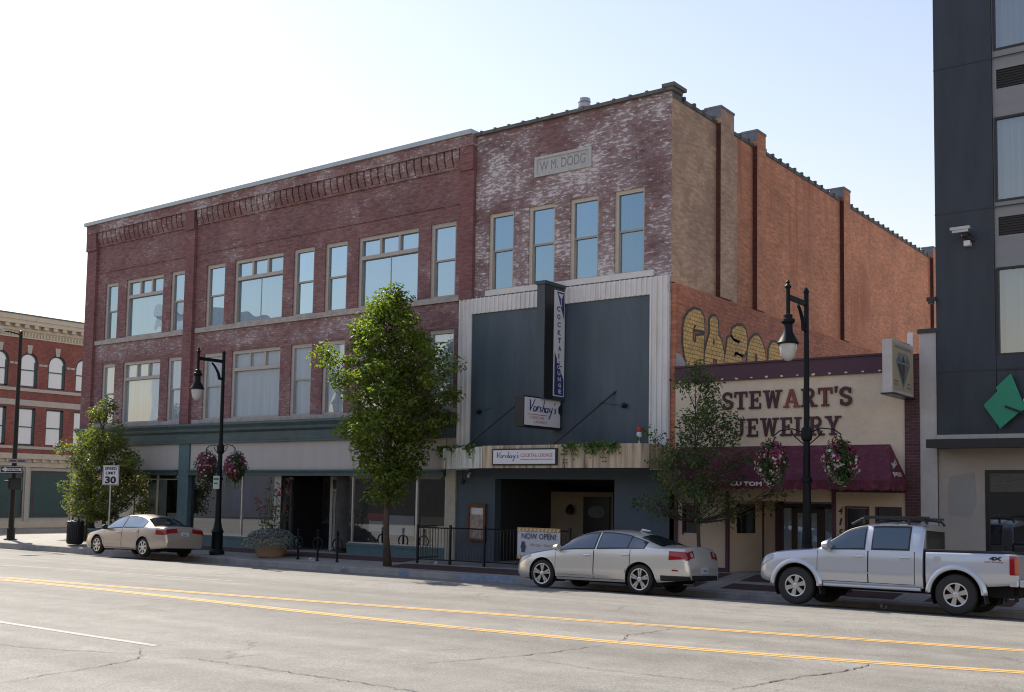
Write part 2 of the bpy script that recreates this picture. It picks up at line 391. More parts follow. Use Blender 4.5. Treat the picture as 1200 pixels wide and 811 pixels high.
# ------------------------------------------------------------------ mesh helper
class MB:
    def __init__(s):
        s.v = []; s.f = []; s.m = []
    def add(s, vs, fs, m=0):
        o = len(s.v)
        s.v += [tuple(p) for p in vs]
        for f in fs:
            s.f.append(tuple(i+o for i in f)); s.m.append(m)
        return s
    def box(s, x0, x1, y0, y1, z0, z1, m=0):
        vs = [(x, y, z) for z in (z0, z1) for y in (y0, y1) for x in (x0, x1)]
        return s.add(vs, [(0, 2, 3, 1), (4, 5, 7, 6), (0, 1, 5, 4), (1, 3, 7, 5), (3, 2, 6, 7), (2, 0, 4, 6)], m)
    def quad(s, a, b, c, d, m=0):
        return s.add([a, b, c, d], [(0, 1, 2, 3)], m)
    def ngon(s, pts, m=0):
        return s.add(pts, [tuple(range(len(pts)))], m)
    def prism(s, pts, axis, a0, a1, m=0):
        """extrude the 2D polygon along axis; pts are the two other coordinates in XYZ order"""
        def P(p, a):
            if axis == 'X': return (a, p[0], p[1])
            if axis == 'Y': return (p[0], a, p[1])
            return (p[0], p[1], a)
        n = len(pts)
        vs = [P(p, a0) for p in pts] + [P(p, a1) for p in pts]
        fs = [tuple(range(n)), tuple(range(2*n-1, n-1, -1))] + [(i, i+n, (i+1) % n+n, (i+1) % n) for i in range(n)]
        return s.add(vs, fs, m)
    def tube(s, pts, r, n=8, m=0):
        pts = [Vector(p) for p in pts]
        if isinstance(r, (int, float)): r = [r]*len(pts)
        vs = []; up = None
        for i, p in enumerate(pts):
            t = (pts[min(i+1, len(pts)-1)]-pts[max(i-1, 0)])
            if t.length < 1e-9: t = Vector((0, 0, 1))
            t.normalize()
            if up is None:
                a = Vector((1, 0, 0)) if abs(t.x) < .8 else Vector((0, 1, 0))
                u = t.cross(a).normalized()
            else:
                u = (up - t*up.dot(t))
                u = u.normalized() if u.length > 1e-6 else t.orthogonal().normalized()
            up = u
            w = t.cross(u)
            for k in range(n):
                a = 2*math.pi*k/n
                vs.append(p + (u*math.cos(a)+w*math.sin(a))*r[i])
        fs = []
        for i in range(len(pts)-1):
            for k in range(n):
                fs.append((i*n+k, i*n+(k+1) % n, (i+1)*n+(k+1) % n, (i+1)*n+k))
        fs.append(tuple(range(n-1, -1, -1)))
        fs.append(tuple(range((len(pts)-1)*n, len(pts)*n)))
        return s.add(vs, fs, m)
    def lathe(s, prof, c=(0, 0, 0), n=24, m=0, axis='Z', caps=True):
        vs = []
        for (r, z) in prof:
            for k in range(n):
                a = 2*math.pi*k/n
                x, y = r*math.cos(a), r*math.sin(a)
                if axis == 'Z': vs.append((c[0]+x, c[1]+y, c[2]+z))
                elif axis == 'Y': vs.append((c[0]+x, c[1]+z, c[2]+y))
                else: vs.append((c[0]+z, c[1]+x, c[2]+y))
        fs = [(i*n+k, i*n+(k+1) % n, (i+1)*n+(k+1) % n, (i+1)*n+k) for i in range(len(prof)-1) for k in range(n)]
        if caps and prof[0][0] > 1e-6: fs.append(tuple(range(n-1, -1, -1)))
        if caps and prof[-1][0] > 1e-6: fs.append(tuple(range((len(prof)-1)*n, len(prof)*n)))
        return s.add(vs, fs, m)
    def ribbon(s, pts, w, frame, m=0):
        """flat ribbon along 2D pts; frame maps (u,v) to 3D"""
        n = len(pts)
        if isinstance(w, (int, float)): w = [w]*n
        L = []; Rr = []
        for i in range(n):
            a = pts[max(i-1, 0)]; b = pts[min(i+1, n-1)]
            dx, dy = b[0]-a[0], b[1]-a[1]
            l = math.hypot(dx, dy) or 1
            nx, ny = -dy/l*w[i]/2, dx/l*w[i]/2
            L.append(frame(pts[i][0]+nx, pts[i][1]+ny)); Rr.append(frame(pts[i][0]-nx, pts[i][1]-ny))
        return s.add(L+Rr, [(i, i+1, n+i+1, n+i) for i in range(n-1)], m)
    def build(s, name, mats, parent=None, smooth=False, local=False, bevel=0):
        me = bpy.data.meshes.new(name)
        off = Vector((0, 0, 0))
        if parent is not None and not local:
            p = parent
            while p is not None:
                off += p.location; p = p.parent
        me.from_pydata([(v[0]-off.x, v[1]-off.y, v[2]-off.z) for v in s.v], [], s.f)
        mats = mats if isinstance(mats, (list, tuple)) else [mats]
        for mm in mats: me.materials.append(mm)
        me.polygons.foreach_set('material_index', s.m)
        if smooth:
            me.polygons.foreach_set('use_smooth', [True]*len(s.f))
        me.update()
        o = bpy.data.objects.new(name, me)
        COL.objects.link(o)
        if parent is not None: o.parent = parent
        if smooth and smooth != 'all':
            try: me.set_sharp_from_angle(angle=R(35))
            except Exception: pass
        if bevel:
            b = o.modifiers.new('bevel', 'BEVEL'); b.width = bevel; b.segments = 2; b.limit_method = 'ANGLE'
        return o
def tag(o, label=None, cat=None, group=None, kind=None):
    if label: o['label'] = label
    if cat: o['category'] = cat
    if group: o['group'] = group
    if kind: o['kind'] = kind
    return o
def thing(name, label, cat, loc=(0, 0, 0), group=None):
    o = bpy.data.objects.new(name, None)
    o.empty_display_size = .3
    COL.objects.link(o)
    o.location = loc
    return tag(o, label, cat, group)
def copy_tree(o, loc=None, label=None):
    def rec(a, par):
        c = a.copy(); COL.objects.link(c)
        if par is not None: c.parent = par
        for ch in list(a.children): rec(ch, c)
        return c
    c = rec(o, None)
    if loc is not None: c.location = loc
    if label: c['label'] = label
    return c
# ---- lettering from the built-in font, fitted into a box on any plane
def text_geo(body, bold=0.0, spacing=1.0):
    cu = bpy.data.curves.new('lettering', 'FONT')
    cu.body = body; cu.size = 1; cu.offset = bold; cu.resolution_u = 3; cu.space_character = spacing
    ob = bpy.data.objects.new('lettering', cu)
    COL.objects.link(ob)
    bpy.context.view_layer.update()
    dg = bpy.context.evaluated_depsgraph_get()
    me = bpy.data.meshes.new_from_object(ob.evaluated_get(dg))
    vs = [(v.co.x, v.co.y) for v in me.vertices]
    fs = [tuple(p.vertices) for p in me.polygons]
    bpy.data.objects.remove(ob); bpy.data.curves.remove(cu); bpy.data.meshes.remove(me)
    return vs, fs
def add_text(mb, body, origin, right, up, w, h, m=0, bold=0.02, spacing=1.0, slant=0):
    vs, fs = text_geo(body, bold, spacing)
    x0 = min(v[0] for v in vs); x1 = max(v[0] for v in vs); y0 = min(v[1] for v in vs); y1 = max(v[1] for v in vs)
    o, r, u = Vector(origin), Vector(right), Vector(up)
    out = []
    for x, y in vs:
        a = (x-x0)/(x1-x0); b = (y-y0)/(y1-y0)
        out.append(o + r*(a*w + b*h*slant) + u*(b*h))
    mb.add(out, fs, m)
def arc(cx, cy, rx, ry, a0, a1, n=10):
    return [(cx+rx*math.cos(R(a0+(a1-a0)*i/n)), cy+ry*math.sin(R(a0+(a1-a0)*i/n))) for i in range(n+1)]
# ---- slab-serif capitals as polygons in a unit-high cell
def rect(x0, y0, x1, y1): return [(x0, y0), (x1, y0), (x1, y1), (x0, y1)]
def rib(pts, w):
    n = len(pts); L = []; Q = []
    for i in range(n):
        a = pts[max(i-1, 0)]; b = pts[min(i+1, n-1)]
        dx, dy = b[0]-a[0], b[1]-a[1]; l = math.hypot(dx, dy) or 1
        L.append((pts[i][0]-dy/l*w/2, pts[i][1]+dx/l*w/2)); Q.append((pts[i][0]+dy/l*w/2, pts[i][1]-dx/l*w/2))
    return [[L[i], Q[i], Q[i+1], L[i+1]] for i in range(n-1)]
SLAB = {
 'S': (.66, rib(arc(.33, .72, .235, .205, 20, 270, 12)[:-1]+arc(.33, .275, .245, .21, 90, -160, 12), .17)+[rect(.50, .66, .60, .94), rect(.05, .06, .15, .34)]),
 'T': (.80, [rect(.31, 0, .49, 1), rect(.02, .87, .78, 1), rect(.02, .66, .11, .88), rect(.69, .66, .78, .88), rect(.2, 0, .6, .1)]),
 'E': (.74, [rect(.12, 0, .30, 1), rect(.02, .88, .68, 1), rect(.02, 0, .70, .12), rect(.3, .44, .5, .56), rect(.46, .37, .54, .63), rect(.60, .68, .68, .9), rect(.62, .1, .70, .32)]),
 'W': (1.12, [[(.12, 1), (.30, 1), (.43, 0), (.30, 0)], [(.30, 0), (.43, 0), (.60, .9), (.5, .98)], [(.5, .98), (.64, .98), (.82, 0), (.69, 0)], [(.69, 0), (.82, 0), (1.02, 1), (.86, 1)], rect(.02, .9, .40, 1), rect(.74, .9, 1.12, 1)]),
 'A': (.90, [[(.06, 0), (.20, 0), (.52, 1), (.36, 1)], [(.66, 0), (.86, 0), (.56, 1), (.38, 1)], rect(.2, .28, .7, .38), rect(0, 0, .32, .1), rect(.56, 0, .92, .1)]),
 'R': (.86, [rect(.12, 0, .30, 1), rect(.02, 0, .42, .1), rect(.02, .89, .45, 1), rect(.3, .44, .48, .55)]+rib(arc(.46, .72, .20, .225, 90, -90, 10), .15)+[[(.38, .48), (.54, .48), (.80, 0), (.60, 0)], rect(.56, 0, .90, .1)]),
 'J': (.66, [rect(.36, .25, .54, 1), rect(.22, .9, .66, 1)]+rib(arc(.27, .26, .18, .19, 0, -175, 10), .16)+[rect(.0, .22, .16, .36)]),
 'L': (.74, [rect(.12, 0, .30, 1), rect(.02, .9, .42, 1), rect(.02, 0, .70, .12), rect(.61, .1, .70, .36)]),
 'Y': (.88, [[(.08, 1), (.28, 1), (.50, .48), (.36, .44)], [(.62, 1), (.80, 1), (.54, .44), (.44, .5)], rect(.35, 0, .53, .5), rect(.24, 0, .64, .1), rect(0, .9, .36, 1), rect(.54, .9, .88, 1)]),
 "'": (.22, [[(.04, 1.04), (.2, 1.04), (.12, .7), (.06, .7)]]),
}
def slab_line(word, x0, x1, z0, h, y, depth, mbs, pick):
    tot = sum(SLAB[c][0] for c in word)+.07*(len(word)-1)
    sx = (x1-x0)/tot; x = x0; k = 0
    for i, c in enumerate(word):
        wd, polys = SLAB[c]
        mb = mbs[pick(i)]
        for p in polys:
            yy = y - depth - k*.0004; k += 1
            pp = [(x+px*sx, z0+pz*h) for px, pz in p]
            mb.prism(pp, 'Y', yy, y, 0)
        x += (wd+.07)*sx
# ---- brush script in a unit cell: strokes for the lounge's name
SCRIPT = [[(.0, 1.0), (.08, .98), (.14, .6), (.2, .02), (.3, .45), (.46, 1.1)], arc(.56, .24, .11, .22, 90, 450, 12), [(.73, .5), (.76, .0)], [(.755, .2), (.80, .42), (.87, .5), (.92, .42)],
          [(1.10, .46), (1.0, .42), (1.0, .3), (1.1, .18), (1.06, .04), (.95, .05)], [(1.26, 1.12), (1.2, 0)], [(1.22, .25), (1.3, .46), (1.37, .38), (1.36, 0)],
          arc(1.53, .22, .11, .21, 60, 400, 12), [(1.65, .46), (1.64, .05), (1.7, .0)], [(1.78, .48), (1.8, .12), (1.9, .1), (1.96, .3)], [(2.0, .5), (1.95, -.1), (1.85, -.55), (1.76, -.5)],
          [(2.16, 1.0), (2.1, .78)], [(2.34, .48), (2.22, .42), (2.24, .28), (2.33, .18), (2.28, .02), (2.16, .05)]]
def script(mb, origin, right, up, w, h, m=0, th=.06):
    o, r, u = Vector(origin), Vector(right), Vector(up)
    nrm = r.cross(u)
    for i, st in enumerate(SCRIPT):
        e = nrm*(i*.0004)
        n = len(st)
        ws_ = [th*(.75+.5*math.sin(math.pi*k/max(n-1, 1))) for k in range(n)]
        mb.ribbon(st, ws_, lambda a, b: o + r*((a+.14*b)/2.4*w) + u*(b*h) + e, m)

# ------------------------------------------------------------------ ground heights
def lerp_tab(x, xs, ys): return float(np.interp(x, xs, ys))
def road_z(X, Y):
    x = min(max(X, -75), 40)
    return .008*(x+14)+lerp_tab(Y, [21, 21.7, 23.1, 23.55], [.04, .01, -.09, -.12])
def wall_z(X): return lerp_tab(X, [-60, -44, -32, -26, -20, -14, -8, 0, 10], [-.05, .08, .12, .12, .2, .30, .36, .40, .45])
def curb_z(X): return lerp_tab(X, [-60, -44, -24, -14, 0, 10], [-.22, -.1, -.02, .03, .12, .2])
def walk_z(X, Y):
    t = min(max((Y-23.65)/(26.3-23.65), 0), 1)
    return curb_z(X)*(1-t)+wall_z(X)*t
# ================================================================== ground
def asphalt():
    m, nt, out = newmat('worn_asphalt')
    v = coords(nt)
    big = noise(nt, coords(nt, (.10, .35, 1)), 1, 5, .6)
    mid = noise(nt, v, 1.6, 6, .7)
    fine = noise(nt, v, 34, 4, .75)
    c = mix(nt, ramp(nt, big, .3, .7), (.195, .183, .163), (.265, .249, .223))
    c = mix(nt, 1., c, ramp(nt, mid, .25, .75, (.78, .78, .775), (1.17, 1.17, 1.17)), 'MULTIPLY')
    c = mix(nt, 1., c, ramp(nt, fine, .3, .7, (.60, .60, .60), (1.42, 1.42, 1.42)), 'MULTIPLY')
    # wheel tracks and oil down the lanes
    w = noise(nt, coords(nt, (.02, 1.1, 1)), 1, 2, .5)
    c = mix(nt, 1., c, ramp(nt, w, .35, .65, (.84, .835, .83), (1.07, 1.07, 1.07)), 'MULTIPLY')
    speck = noise(nt, v, 75, 2, .6)
    c = mix(nt, ramp(nt, speck, .60, .74, (0, 0, 0), (.55, .55, .55)), c, (.44, .42, .39))
    c = mix(nt, ramp(nt, noise(nt, v, 58, 2, .6), .60, .72, (0, 0, 0), (.5, .5, .5)), c, (.07, .065, .06))
    oil = noise(nt, coords(nt, (.35, 2.2, 1)), 1, 5, .65)
    c = mix(nt, ramp(nt, oil, .58, .75, (0, 0, 0), (.35, .35, .35)), c, (.12, .112, .10))
    # hairline cracks
    vo = nd(nt, 'ShaderNodeTexVoronoi', feature='DISTANCE_TO_EDGE')
    vo.inputs['Scale'].default_value = .33
    wv = nd(nt, 'ShaderNodeVectorMath', operation='ADD')
    nz = nd(nt, 'ShaderNodeTexNoise'); nz.inputs['Scale'].default_value = .9; nz.inputs['Detail'].default_value = 8; nz.inputs['Roughness'].default_value = .7
    nt.links.new(v, nz.inputs['Vector'])
    sc = nd(nt, 'ShaderNodeVectorMath', operation='SCALE'); sc.inputs['Scale'].default_value = 1.4
    nt.links.new(nz.outputs['Color'], sc.inputs[0])
    nt.links.new(v, wv.inputs[0]); nt.links.new(sc.outputs[0], wv.inputs[1])
    nt.links.new(wv.outputs[0], vo.inputs['Vector'])
    cr = ramp(nt, vo.outputs['Distance'], .002, .010, (1, 1, 1), (0, 0, 0))
    msk = ramp(nt, noise(nt, v, .35, 3), .52, .62)
    mm = nd(nt, 'ShaderNodeMath', operation='MULTIPLY')
    nt.links.new(cr, mm.inputs[0]); nt.links.new(msk, mm.inputs[1])
    m2 = nd(nt, 'ShaderNodeMath', operation='MULTIPLY'); m2.inputs[1].default_value = .55
    nt.links.new(mm.outputs[0], m2.inputs[0])
    c = mix(nt, m2.outputs[0], c, (.045, .042, .038))
    p = principled(nt, out, c, .82, 0, .35)
    bump(nt, p, fine, .5, .008)
    return m
M_asphalt = asphalt()
def worn_paint(name, c):
    m, nt, out = newmat(name)
    v = coords(nt)
    f = noise(nt, v, 26, 4, .8)
    g = noise(nt, v, 2.5, 4, .6)
    a = nd(nt, 'ShaderNodeMath', operation='ADD'); nt.links.new(f, a.inputs[0]); nt.links.new(g, a.inputs[1])
    cc = mix(nt, ramp(nt, a.outputs[0], .72, .98), (.24, .22, .195), c)
    principled(nt, out, cc, .75)
    return m
M_lineyellow = worn_paint('worn_yellow_road_paint', (.62, .37, .12))
M_linewhite = worn_paint('worn_white_road_paint', (.36, .348, .325))
M_linefaint = worn_paint('faint_white_road_paint', (.36, .345, .32))
M_crack = pmat('tar_filled_crack', (.045, .042, .038), .8, var=.2, vs=6)
def slabs(name, c, joint, bw, rh, swap='XYZ', stain=True):
    m, nt, out = newmat(name)
    v = coords(nt, (1, 1, 1), swap)
    b = nd(nt, 'ShaderNodeTexBrick'); b.offset = 0
    for k, val in (('Scale', 1), ('Brick Width', bw), ('Row Height', rh), ('Mortar Size', .012), ('Mortar Smooth', .2)):
        b.inputs[k].default_value = val
    b.inputs['Color1'].default_value = col4(c); b.inputs['Color2'].default_value = col4(mul(c, .9)); b.inputs['Mortar'].default_value = col4(joint)
    nt.links.new(v, b.inputs['Vector'])
    c2 = mix(nt, 1., b.outputs['Color'], ramp(nt, noise(nt, v, 1.7, 6, .7), .25, .75, (.75, .75, .75), (1.2, 1.2, 1.2)), 'MULTIPLY')
    p = principled(nt, out, c2, .85)
    bump(nt, p, noise(nt, v, 40, 3), .3, .004)
    return m
M_walk = slabs('concrete_walk', (.33, .305, .27), (.15, .14, .12), 1.5, 1.5)
M_kerb = pmat('kerb_concrete', (.29, .275, .25), .85, var=.22, vs=2, stain=(1.5, .5, (.15, .14, .135), (1, 1, 1)))
M_kerbblue = pmat('faded_blue_kerb_paint', (.20, .235, .30), .8, var=.3, vs=5)
M_paver = brick('dark_brick_pavers', (.11, .06, .055), (.085, .05, .048), (.07, .05, .045), 'XYZ', bw=.2, rh=.1)

def grid_sheet(name, xs, ys, zf, mat, kind='structure'):
    mb = MB()
    vs = [(x, y, zf(x, y)) for y in ys for x in xs]
    n = len(xs)
    fs = [(j*n+i, j*n+i+1, (j+1)*n+i+1, (j+1)*n+i) for j in range(len(ys)-1) for i in range(n-1)]
    mb.add(vs, fs)
    o = mb.build(name, mat, smooth='all')
    o['kind'] = kind
    return o
xs = [-900, -300, -120]+list(range(-75, 41, 5))+[120, 300, 900]
ys = [-900, -200, -60, -20, 0, 6, 12, 16, 19, 21, 21.7, 22.4, 23.1, 23.55, 24, 26.3, 30, 40, 60, 120, 300, 900]
grid_sheet('road', xs, ys, road_z, M_asphalt)
# painted lines follow the slightly bent centre lines of the street
def smooth_line(pts, n=14):
    P = np.array(pts); x = P[:, 0]; y = P[:, 1]
    co = np.polyfit(x, y, min(3, len(pts)-1))
    X = np.linspace(x[0], x[-1], n)
    return [(float(a), float(np.polyval(co, a))) for a in X]
def road_line(name, pts, w, mat, lift=.004):
    mb = MB(); mb.ribbon(pts, w, lambda a, b: (a, b, road_z(a, b)+lift))
    o = mb.build(name, mat); o['kind'] = 'structure'
yf = smooth_line([(-26.75, 14.2), (-23.71, 14.55), (-20.7, 14.84), (-18.04, 15.04), (-15.69, 15.3), (-13.79, 15.6), (-10.29, 16.1), (-7.29, 16.55), (-5.31, 16.8), (-3.57, 17.03)], 24)
yn = smooth_line([(-26.08, 13.85), (-22.94, 13.95), (-19.46, 13.9), (-16.69, 13.82), (-14.05, 13.7), (-12.06, 13.7), (-10.37, 13.78), (-8.84, 13.92), (-6.21, 14.18), (-4.6, 14.5), (-3.11, 14.83)], 24)
yf = [(-60, 9.6), (-29.5, 13.9)]+yf+[(4, 18.1), (14, 19.4)]
yn = [(-60, 12.0), (-40, 13.7)]+yn+[(4, 16.3), (14, 18.0)]
def off(pts, d): return [(a, b+d) for a, b in pts]
for base in (yf[1:], yn[1:]):
    road_line('lane_line', off(base, .075), .115, M_lineyellow)
    road_line('lane_line', off(base, -.075), .115, M_lineyellow)
road_line('lane_line', [(-33, 16.45), (-31.6, 16.66), (-29.31, 17.0)], .10, M_linefaint)
road_line('lane_line', [(-28.72, 17.05), (-25, 17.35), (-21.94, 17.54)], .10, M_linefaint)
road_line('lane_line', [(-24, 9.32), (-17.51, 9.28), (-15.18, 9.25), (-13.17, 9.24)], .12, M_linewhite)
def crack(pts, w):
    rnd = random.Random(int(abs(pts[0][0]*100)))
    out = []
    for (a, b) in zip(pts[:-1], pts[1:]):
        n = max(3, int(math.hypot(b[0]-a[0], b[1]-a[1])/.09))
        for i in range(n):
            t = i/n
            out.append((a[0]+(b[0]-a[0])*t+rnd.uniform(-.035, .035), a[1]+(b[1]-a[1])*t+rnd.uniform(-.035, .035)))
    out.append(pts[-1])
    road_line('road_crack', out, [max(.006, w*rnd.uniform(.2, .85)*math.sin(math.pi*(i+.6)/(len(out)+.2))**.35) for i in range(len(out))], M_crack, .008)
for pts, w in (([(-11.83, 6.3), (-11.96, 6.88), (-12.08, 7.72), (-12.3, 8.38), (-13.1, 8.95)], .03),
               ([(-12.22, 8.35), (-11.9, 8.83), (-10.44, 8.87), (-8.87, 8.92), (-6.4, 8.8)], .025), ([(-11.53, 8.95), (-11.4, 9.68)], .02),
               ([(-9.27, 10.53), (-8.77, 11.68), (-8.58, 12.61), (-8.47, 13.5)], .035), ([(-8.47, 13.9), (-8.8, 14.7), (-8.69, 16.01)], .03), ([(-8.55, 11.66), (-7.31, 11.5), (-5.66, 11.68)], .02),
               ([(-5.38, 11.32), (-5.17, 12.5), (-4.85, 13.63), (-4.85, 14.2)], .04), ([(-13.32, 12.95), (-10.88, 13.5)], .018),
               ([(-21.43, 13.21), (-17.48, 13.45), (-14.3, 13.4)], .025), ([(-7.57, 14.3), (-6.61, 14.5), (-5.76, 14.9), (-4.63, 15.3)], .02), ([(-21.38, 11.84), (-19.79, 12.58), (-19.55, 13.6)], .02),
               ([(-16.5, 7.6), (-14.2, 8.0), (-12.6, 8.6)], .022), ([(-24, 18.5), (-18, 18.9), (-12, 18.8), (-4, 19.2)], .02)):
    crack(pts, w)
# pavement along the shops and round the corner
wx = [-49.3, -47, -45]+[-44+2*i for i in range(0, 28)]+[14, 30]
mb = MB(); n = len(wx)
wy = [23.72, 24.3, 25, 25.7, 26.3, 34]
mb.add([(x, y, walk_z(x, y)) for y in wy for x in wx], [(j*n+i, j*n+i+1, (j+1)*n+i+1, (j+1)*n+i) for j in range(len(wy)-1) for i in range(n-1)])
mb.add([(x, y, walk_z(x, 30)) for y in (34, 90) for x in (-49.3, -43.4)], [(0, 1, 3, 2)])
o = mb.build('pavement', M_walk); o['kind'] = 'structure'
def kerb(name, xs_, mat, lift=0):
    mb = MB(); a = []
    for x in xs_:
        z = curb_z(x)+.004+lift
        a += [(x, 23.74, z), (x, 23.60, z-.006), (x, 23.565-lift, z-.03), (x, 23.535-lift, road_z(x, 23.55)-.02)]
    mb.add(a, [(4*i+k, 4*i+k+1, 4*i+k+5, 4*i+k+4) for i in range(len(xs_)-1) for k in range(3)])
    o = mb.build(name, mat); o['kind'] = 'structure'
kerb('kerb', [x for x in wx if x >= -49.3], M_kerb)
kerb('kerb_paint', [-19.6, -18.6, -17.6], M_kerbblue, .003)
kerb('kerb_paint', [-21.9, -21.5], M_kerbblue, .003)
mb = MB(); mb.box(-49.5, -49.3, 23.6, 90, -.6, -.115); o = mb.build('kerb', M_kerb); o['kind'] = 'structure'
mb = MB(); mb.box(-62.2, -59.6, 14, 90, -.8, -.18); o = mb.build('pavement', M_walk); o['kind'] = 'structure'
def paver(x0, x1, y0, y1):
    mb = MB(); xs_ = np.linspace(x0, x1, max(2, int((x1-x0)/1.5)+2)); n = len(xs_)
    mb.add([(float(x), y, walk_z(x, y)+.004) for y in (y0, y1) for x in xs_], [(i, i+1, n+i+1, n+i) for i in range(n-1)])
    o = mb.build('paving_band', M_paver); o['kind'] = 'structure'
paver(-43, -23.2, 25.05, 26.2); paver(-22.9, -14.6, 23.95, 24.9)
for k in range(8):
    x = -14.2+k*2.4
    paver(x, x+1.75, 24.0, 24.75); paver(x, x+1.75, 25.1, 26.1)

# ================================================================== walls with openings
def wall_y(mb, x0, x1, z0, z1, y, openings, depth=.16, m=0, mrev=0):
    xs_ = sorted(set([x0, x1]+[v for o in openings for v in o[:2]])); zs_ = sorted(set([z0, z1]+[v for o in openings for v in o[2:4]]))
    def inside(cx, cz): return any(o[0] < cx < o[1] and o[2] < cz < o[3] for o in openings)
    for i in range(len(xs_)-1):
        for j in range(len(zs_)-1):
            if not inside((xs_[i]+xs_[i+1])/2, (zs_[j]+zs_[j+1])/2):
                mb.quad((xs_[i], y, zs_[j]), (xs_[i+1], y, zs_[j]), (xs_[i+1], y, zs_[j+1]), (xs_[i], y, zs_[j+1]), m)
    for (a, b, c, d) in openings:
        e = y+depth
        mb.quad((a, y, c), (a, e, c), (a, e, d), (a, y, d), mrev); mb.quad((b, e, c), (b, y, c), (b, y, d), (b, e, d), mrev)
        mb.quad((a, y, d), (a, e, d), (b, e, d), (b, y, d), mrev); mb.quad((a, e, c), (a, y, c), (b, y, c), (b, e, c), mrev)
def wall_x(mb, x, y0, y1, z0, z1, openings, depth=.16, m=0):
    ys_ = sorted(set([y0, y1]+[v for o in openings for v in o[:2]])); zs_ = sorted(set([z0, z1]+[v for o in openings for v in o[2:4]]))
    for i in range(len(ys_)-1):
        for j in range(len(zs_)-1):
            cy, cz = (ys_[i]+ys_[i+1])/2, (zs_[j]+zs_[j+1])/2
            if not any(o[0] < cy < o[1] and o[2] < cz < o[3] for o in openings):
                mb.quad((x, ys_[i], zs_[j]), (x, ys_[i+1], zs_[j]), (x, ys_[i+1], zs_[j+1]), (x, ys_[i], zs_[j+1]), m)
    for (a, b, c, d) in openings:
        e = x-depth
        for q in (((x, a, c), (e, a, c), (e, a, d), (x, a, d)), ((x, b, c), (e, b, c), (e, b, d), (x, b, d)), ((x, a, d), (e, a, d), (e, b, d), (x, b, d)), ((x, a, c), (e, a, c), (e, b, c), (x, b, c))):
            mb.quad(*q, m)

def sash_window(parent, x0, x1, z0, z1, y, fm, pm, fw=.10, mid=None):
    """double-hung sash: outer frame, two sashes, the lower one set deeper"""
    mid = mid or (z0+z1)/2
    f = MB(); fy0, fy1 = y+.05, y+.17
    f.box(x0, x0+fw, fy0, fy1, z0, z1); f.box(x1-fw*.55, x1, fy0, fy1, z0, z1)
    f.box(x0+fw, x1-fw*.55, fy0, fy1, z1-fw, z1); f.box(x0+fw, x1-fw*.55, fy0, fy1, z0, z0+.06)
    f.box(x0+fw, x1-fw*.55, fy0+.045, fy1, mid-.03, mid+.03, 1)
    f.box(x0+fw, x0+fw+.035, fy0+.07, fy1, z0+.06, mid-.03, 1)
    o = f.build('window', [fm, M_framedark], parent)
    p = MB(); a, b = x0+fw, x1-fw*.55
    p.box(a, b, y+.115, y+.125, mid, z1-fw)
    p.box(a+.035, b, y+.15, y+.16, z0+.06, mid)
    p.build('pane', pm, o)
    return o
def big_window(parent, x0, x1, z0, z1, y, fm, pm, fw=.13, tz=None, split=False):
    f = MB(); y0, y1 = y+.05, y+.19; tz = tz or z0+(z1-z0)*.72
    a, b = x0+fw, x1-.05
    f.box(x0, a, y0, y1, z0, z1); f.box(b, x1, y0, y1, z0, z1); f.box(a, b, y0, y1, z1-fw, z1); f.box(a, b, y0, y1, z0, z0+.06)
    f.box(a, b, y0-.01, y1, tz-.07, tz+.06)
    w = (b-a)/3
    for k in (1, 2): f.box(a+w*k-.045, a+w*k+.045, y0+.012, y1, tz+.06, z1-fw)
    o = f.build('window', [fm, M_framedark], parent)
    p = MB()
    for k in range(3): p.box(a+w*k+(.045 if k else 0), a+w*(k+1)-(.045 if k < 2 else 0), y+.14, y+.15, tz+.06, z1-fw)
    if split:
        c = (a+b)/2; p.box(a, c-.02, y+.15, y+.16, z0+.06, tz-.07); p.box(c+.02, b, y+.15, y+.16, z0+.06, tz-.07)
        m2 = MB(); m2.box(c-.02, c+.02, y+.14, y+.16, z0+.06, tz-.07); m2.build('mullion', M_frame2, o)
    else: p.box(a, b, y+.15, y+.16, z0+.06, tz-.07)
    p.build('pane', pm, o)
    return o

YF = 26.3
# ================================================================== wide maroon brick building
B1 = thing('brick_building', 'wide three-storey maroon painted brick building with corbelled parapet and teal shopfronts', 'building', (-32.5, 26.3, .1))
bays = [(-42.15, -41.22, 0), (-40.6, -38.0, 1), (-37.47, -36.52, 0)]
mids = [(-35.16, -34.02, 0), (-33.43, -30.65, 1), (-30.07, -28.97, 0), (-28.4, -27.28, 0), (-26.73, -23.93, 1), (-23.39, -22.29, 0)]
ops = [(a, b, zz[0], zz[1]) for zz in ((4.98, 7.57), (8.62, 11.09)) for a, b, k in bays+mids]
w = MB()
wall_y(w, -43.5, -21.5, 4.7, 13.75, YF, ops, .2)
sw_ = MB(); sw_.quad((-43.5, YF, 0), (-43.5, 60, 0), (-43.5, 60, 13.75), (-43.5, YF, 13.75)); sw_.build('side_wall', M_hotelcol, B1)  # unseen wall, coloured pale so it bounces no red onto the facing windows
sw_ = MB(); sw_.quad((-43.5, 60, 0), (-21.5, 60, 0), (-21.5, 60, 13.2), (-43.5, 60, 13.2)); sw_.build('rear_wall', M_side, B1)
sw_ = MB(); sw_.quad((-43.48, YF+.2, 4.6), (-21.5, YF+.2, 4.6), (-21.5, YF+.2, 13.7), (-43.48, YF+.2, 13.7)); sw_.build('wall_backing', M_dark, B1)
w.build('wall', M_brick, B1)
r = MB(); r.quad((-43.5, YF, 13.1), (-21.5, YF, 13.1), (-21.5, 60, 12.9), (-43.5, 60, 12.9)); r.build('roof', M_roof, B1)
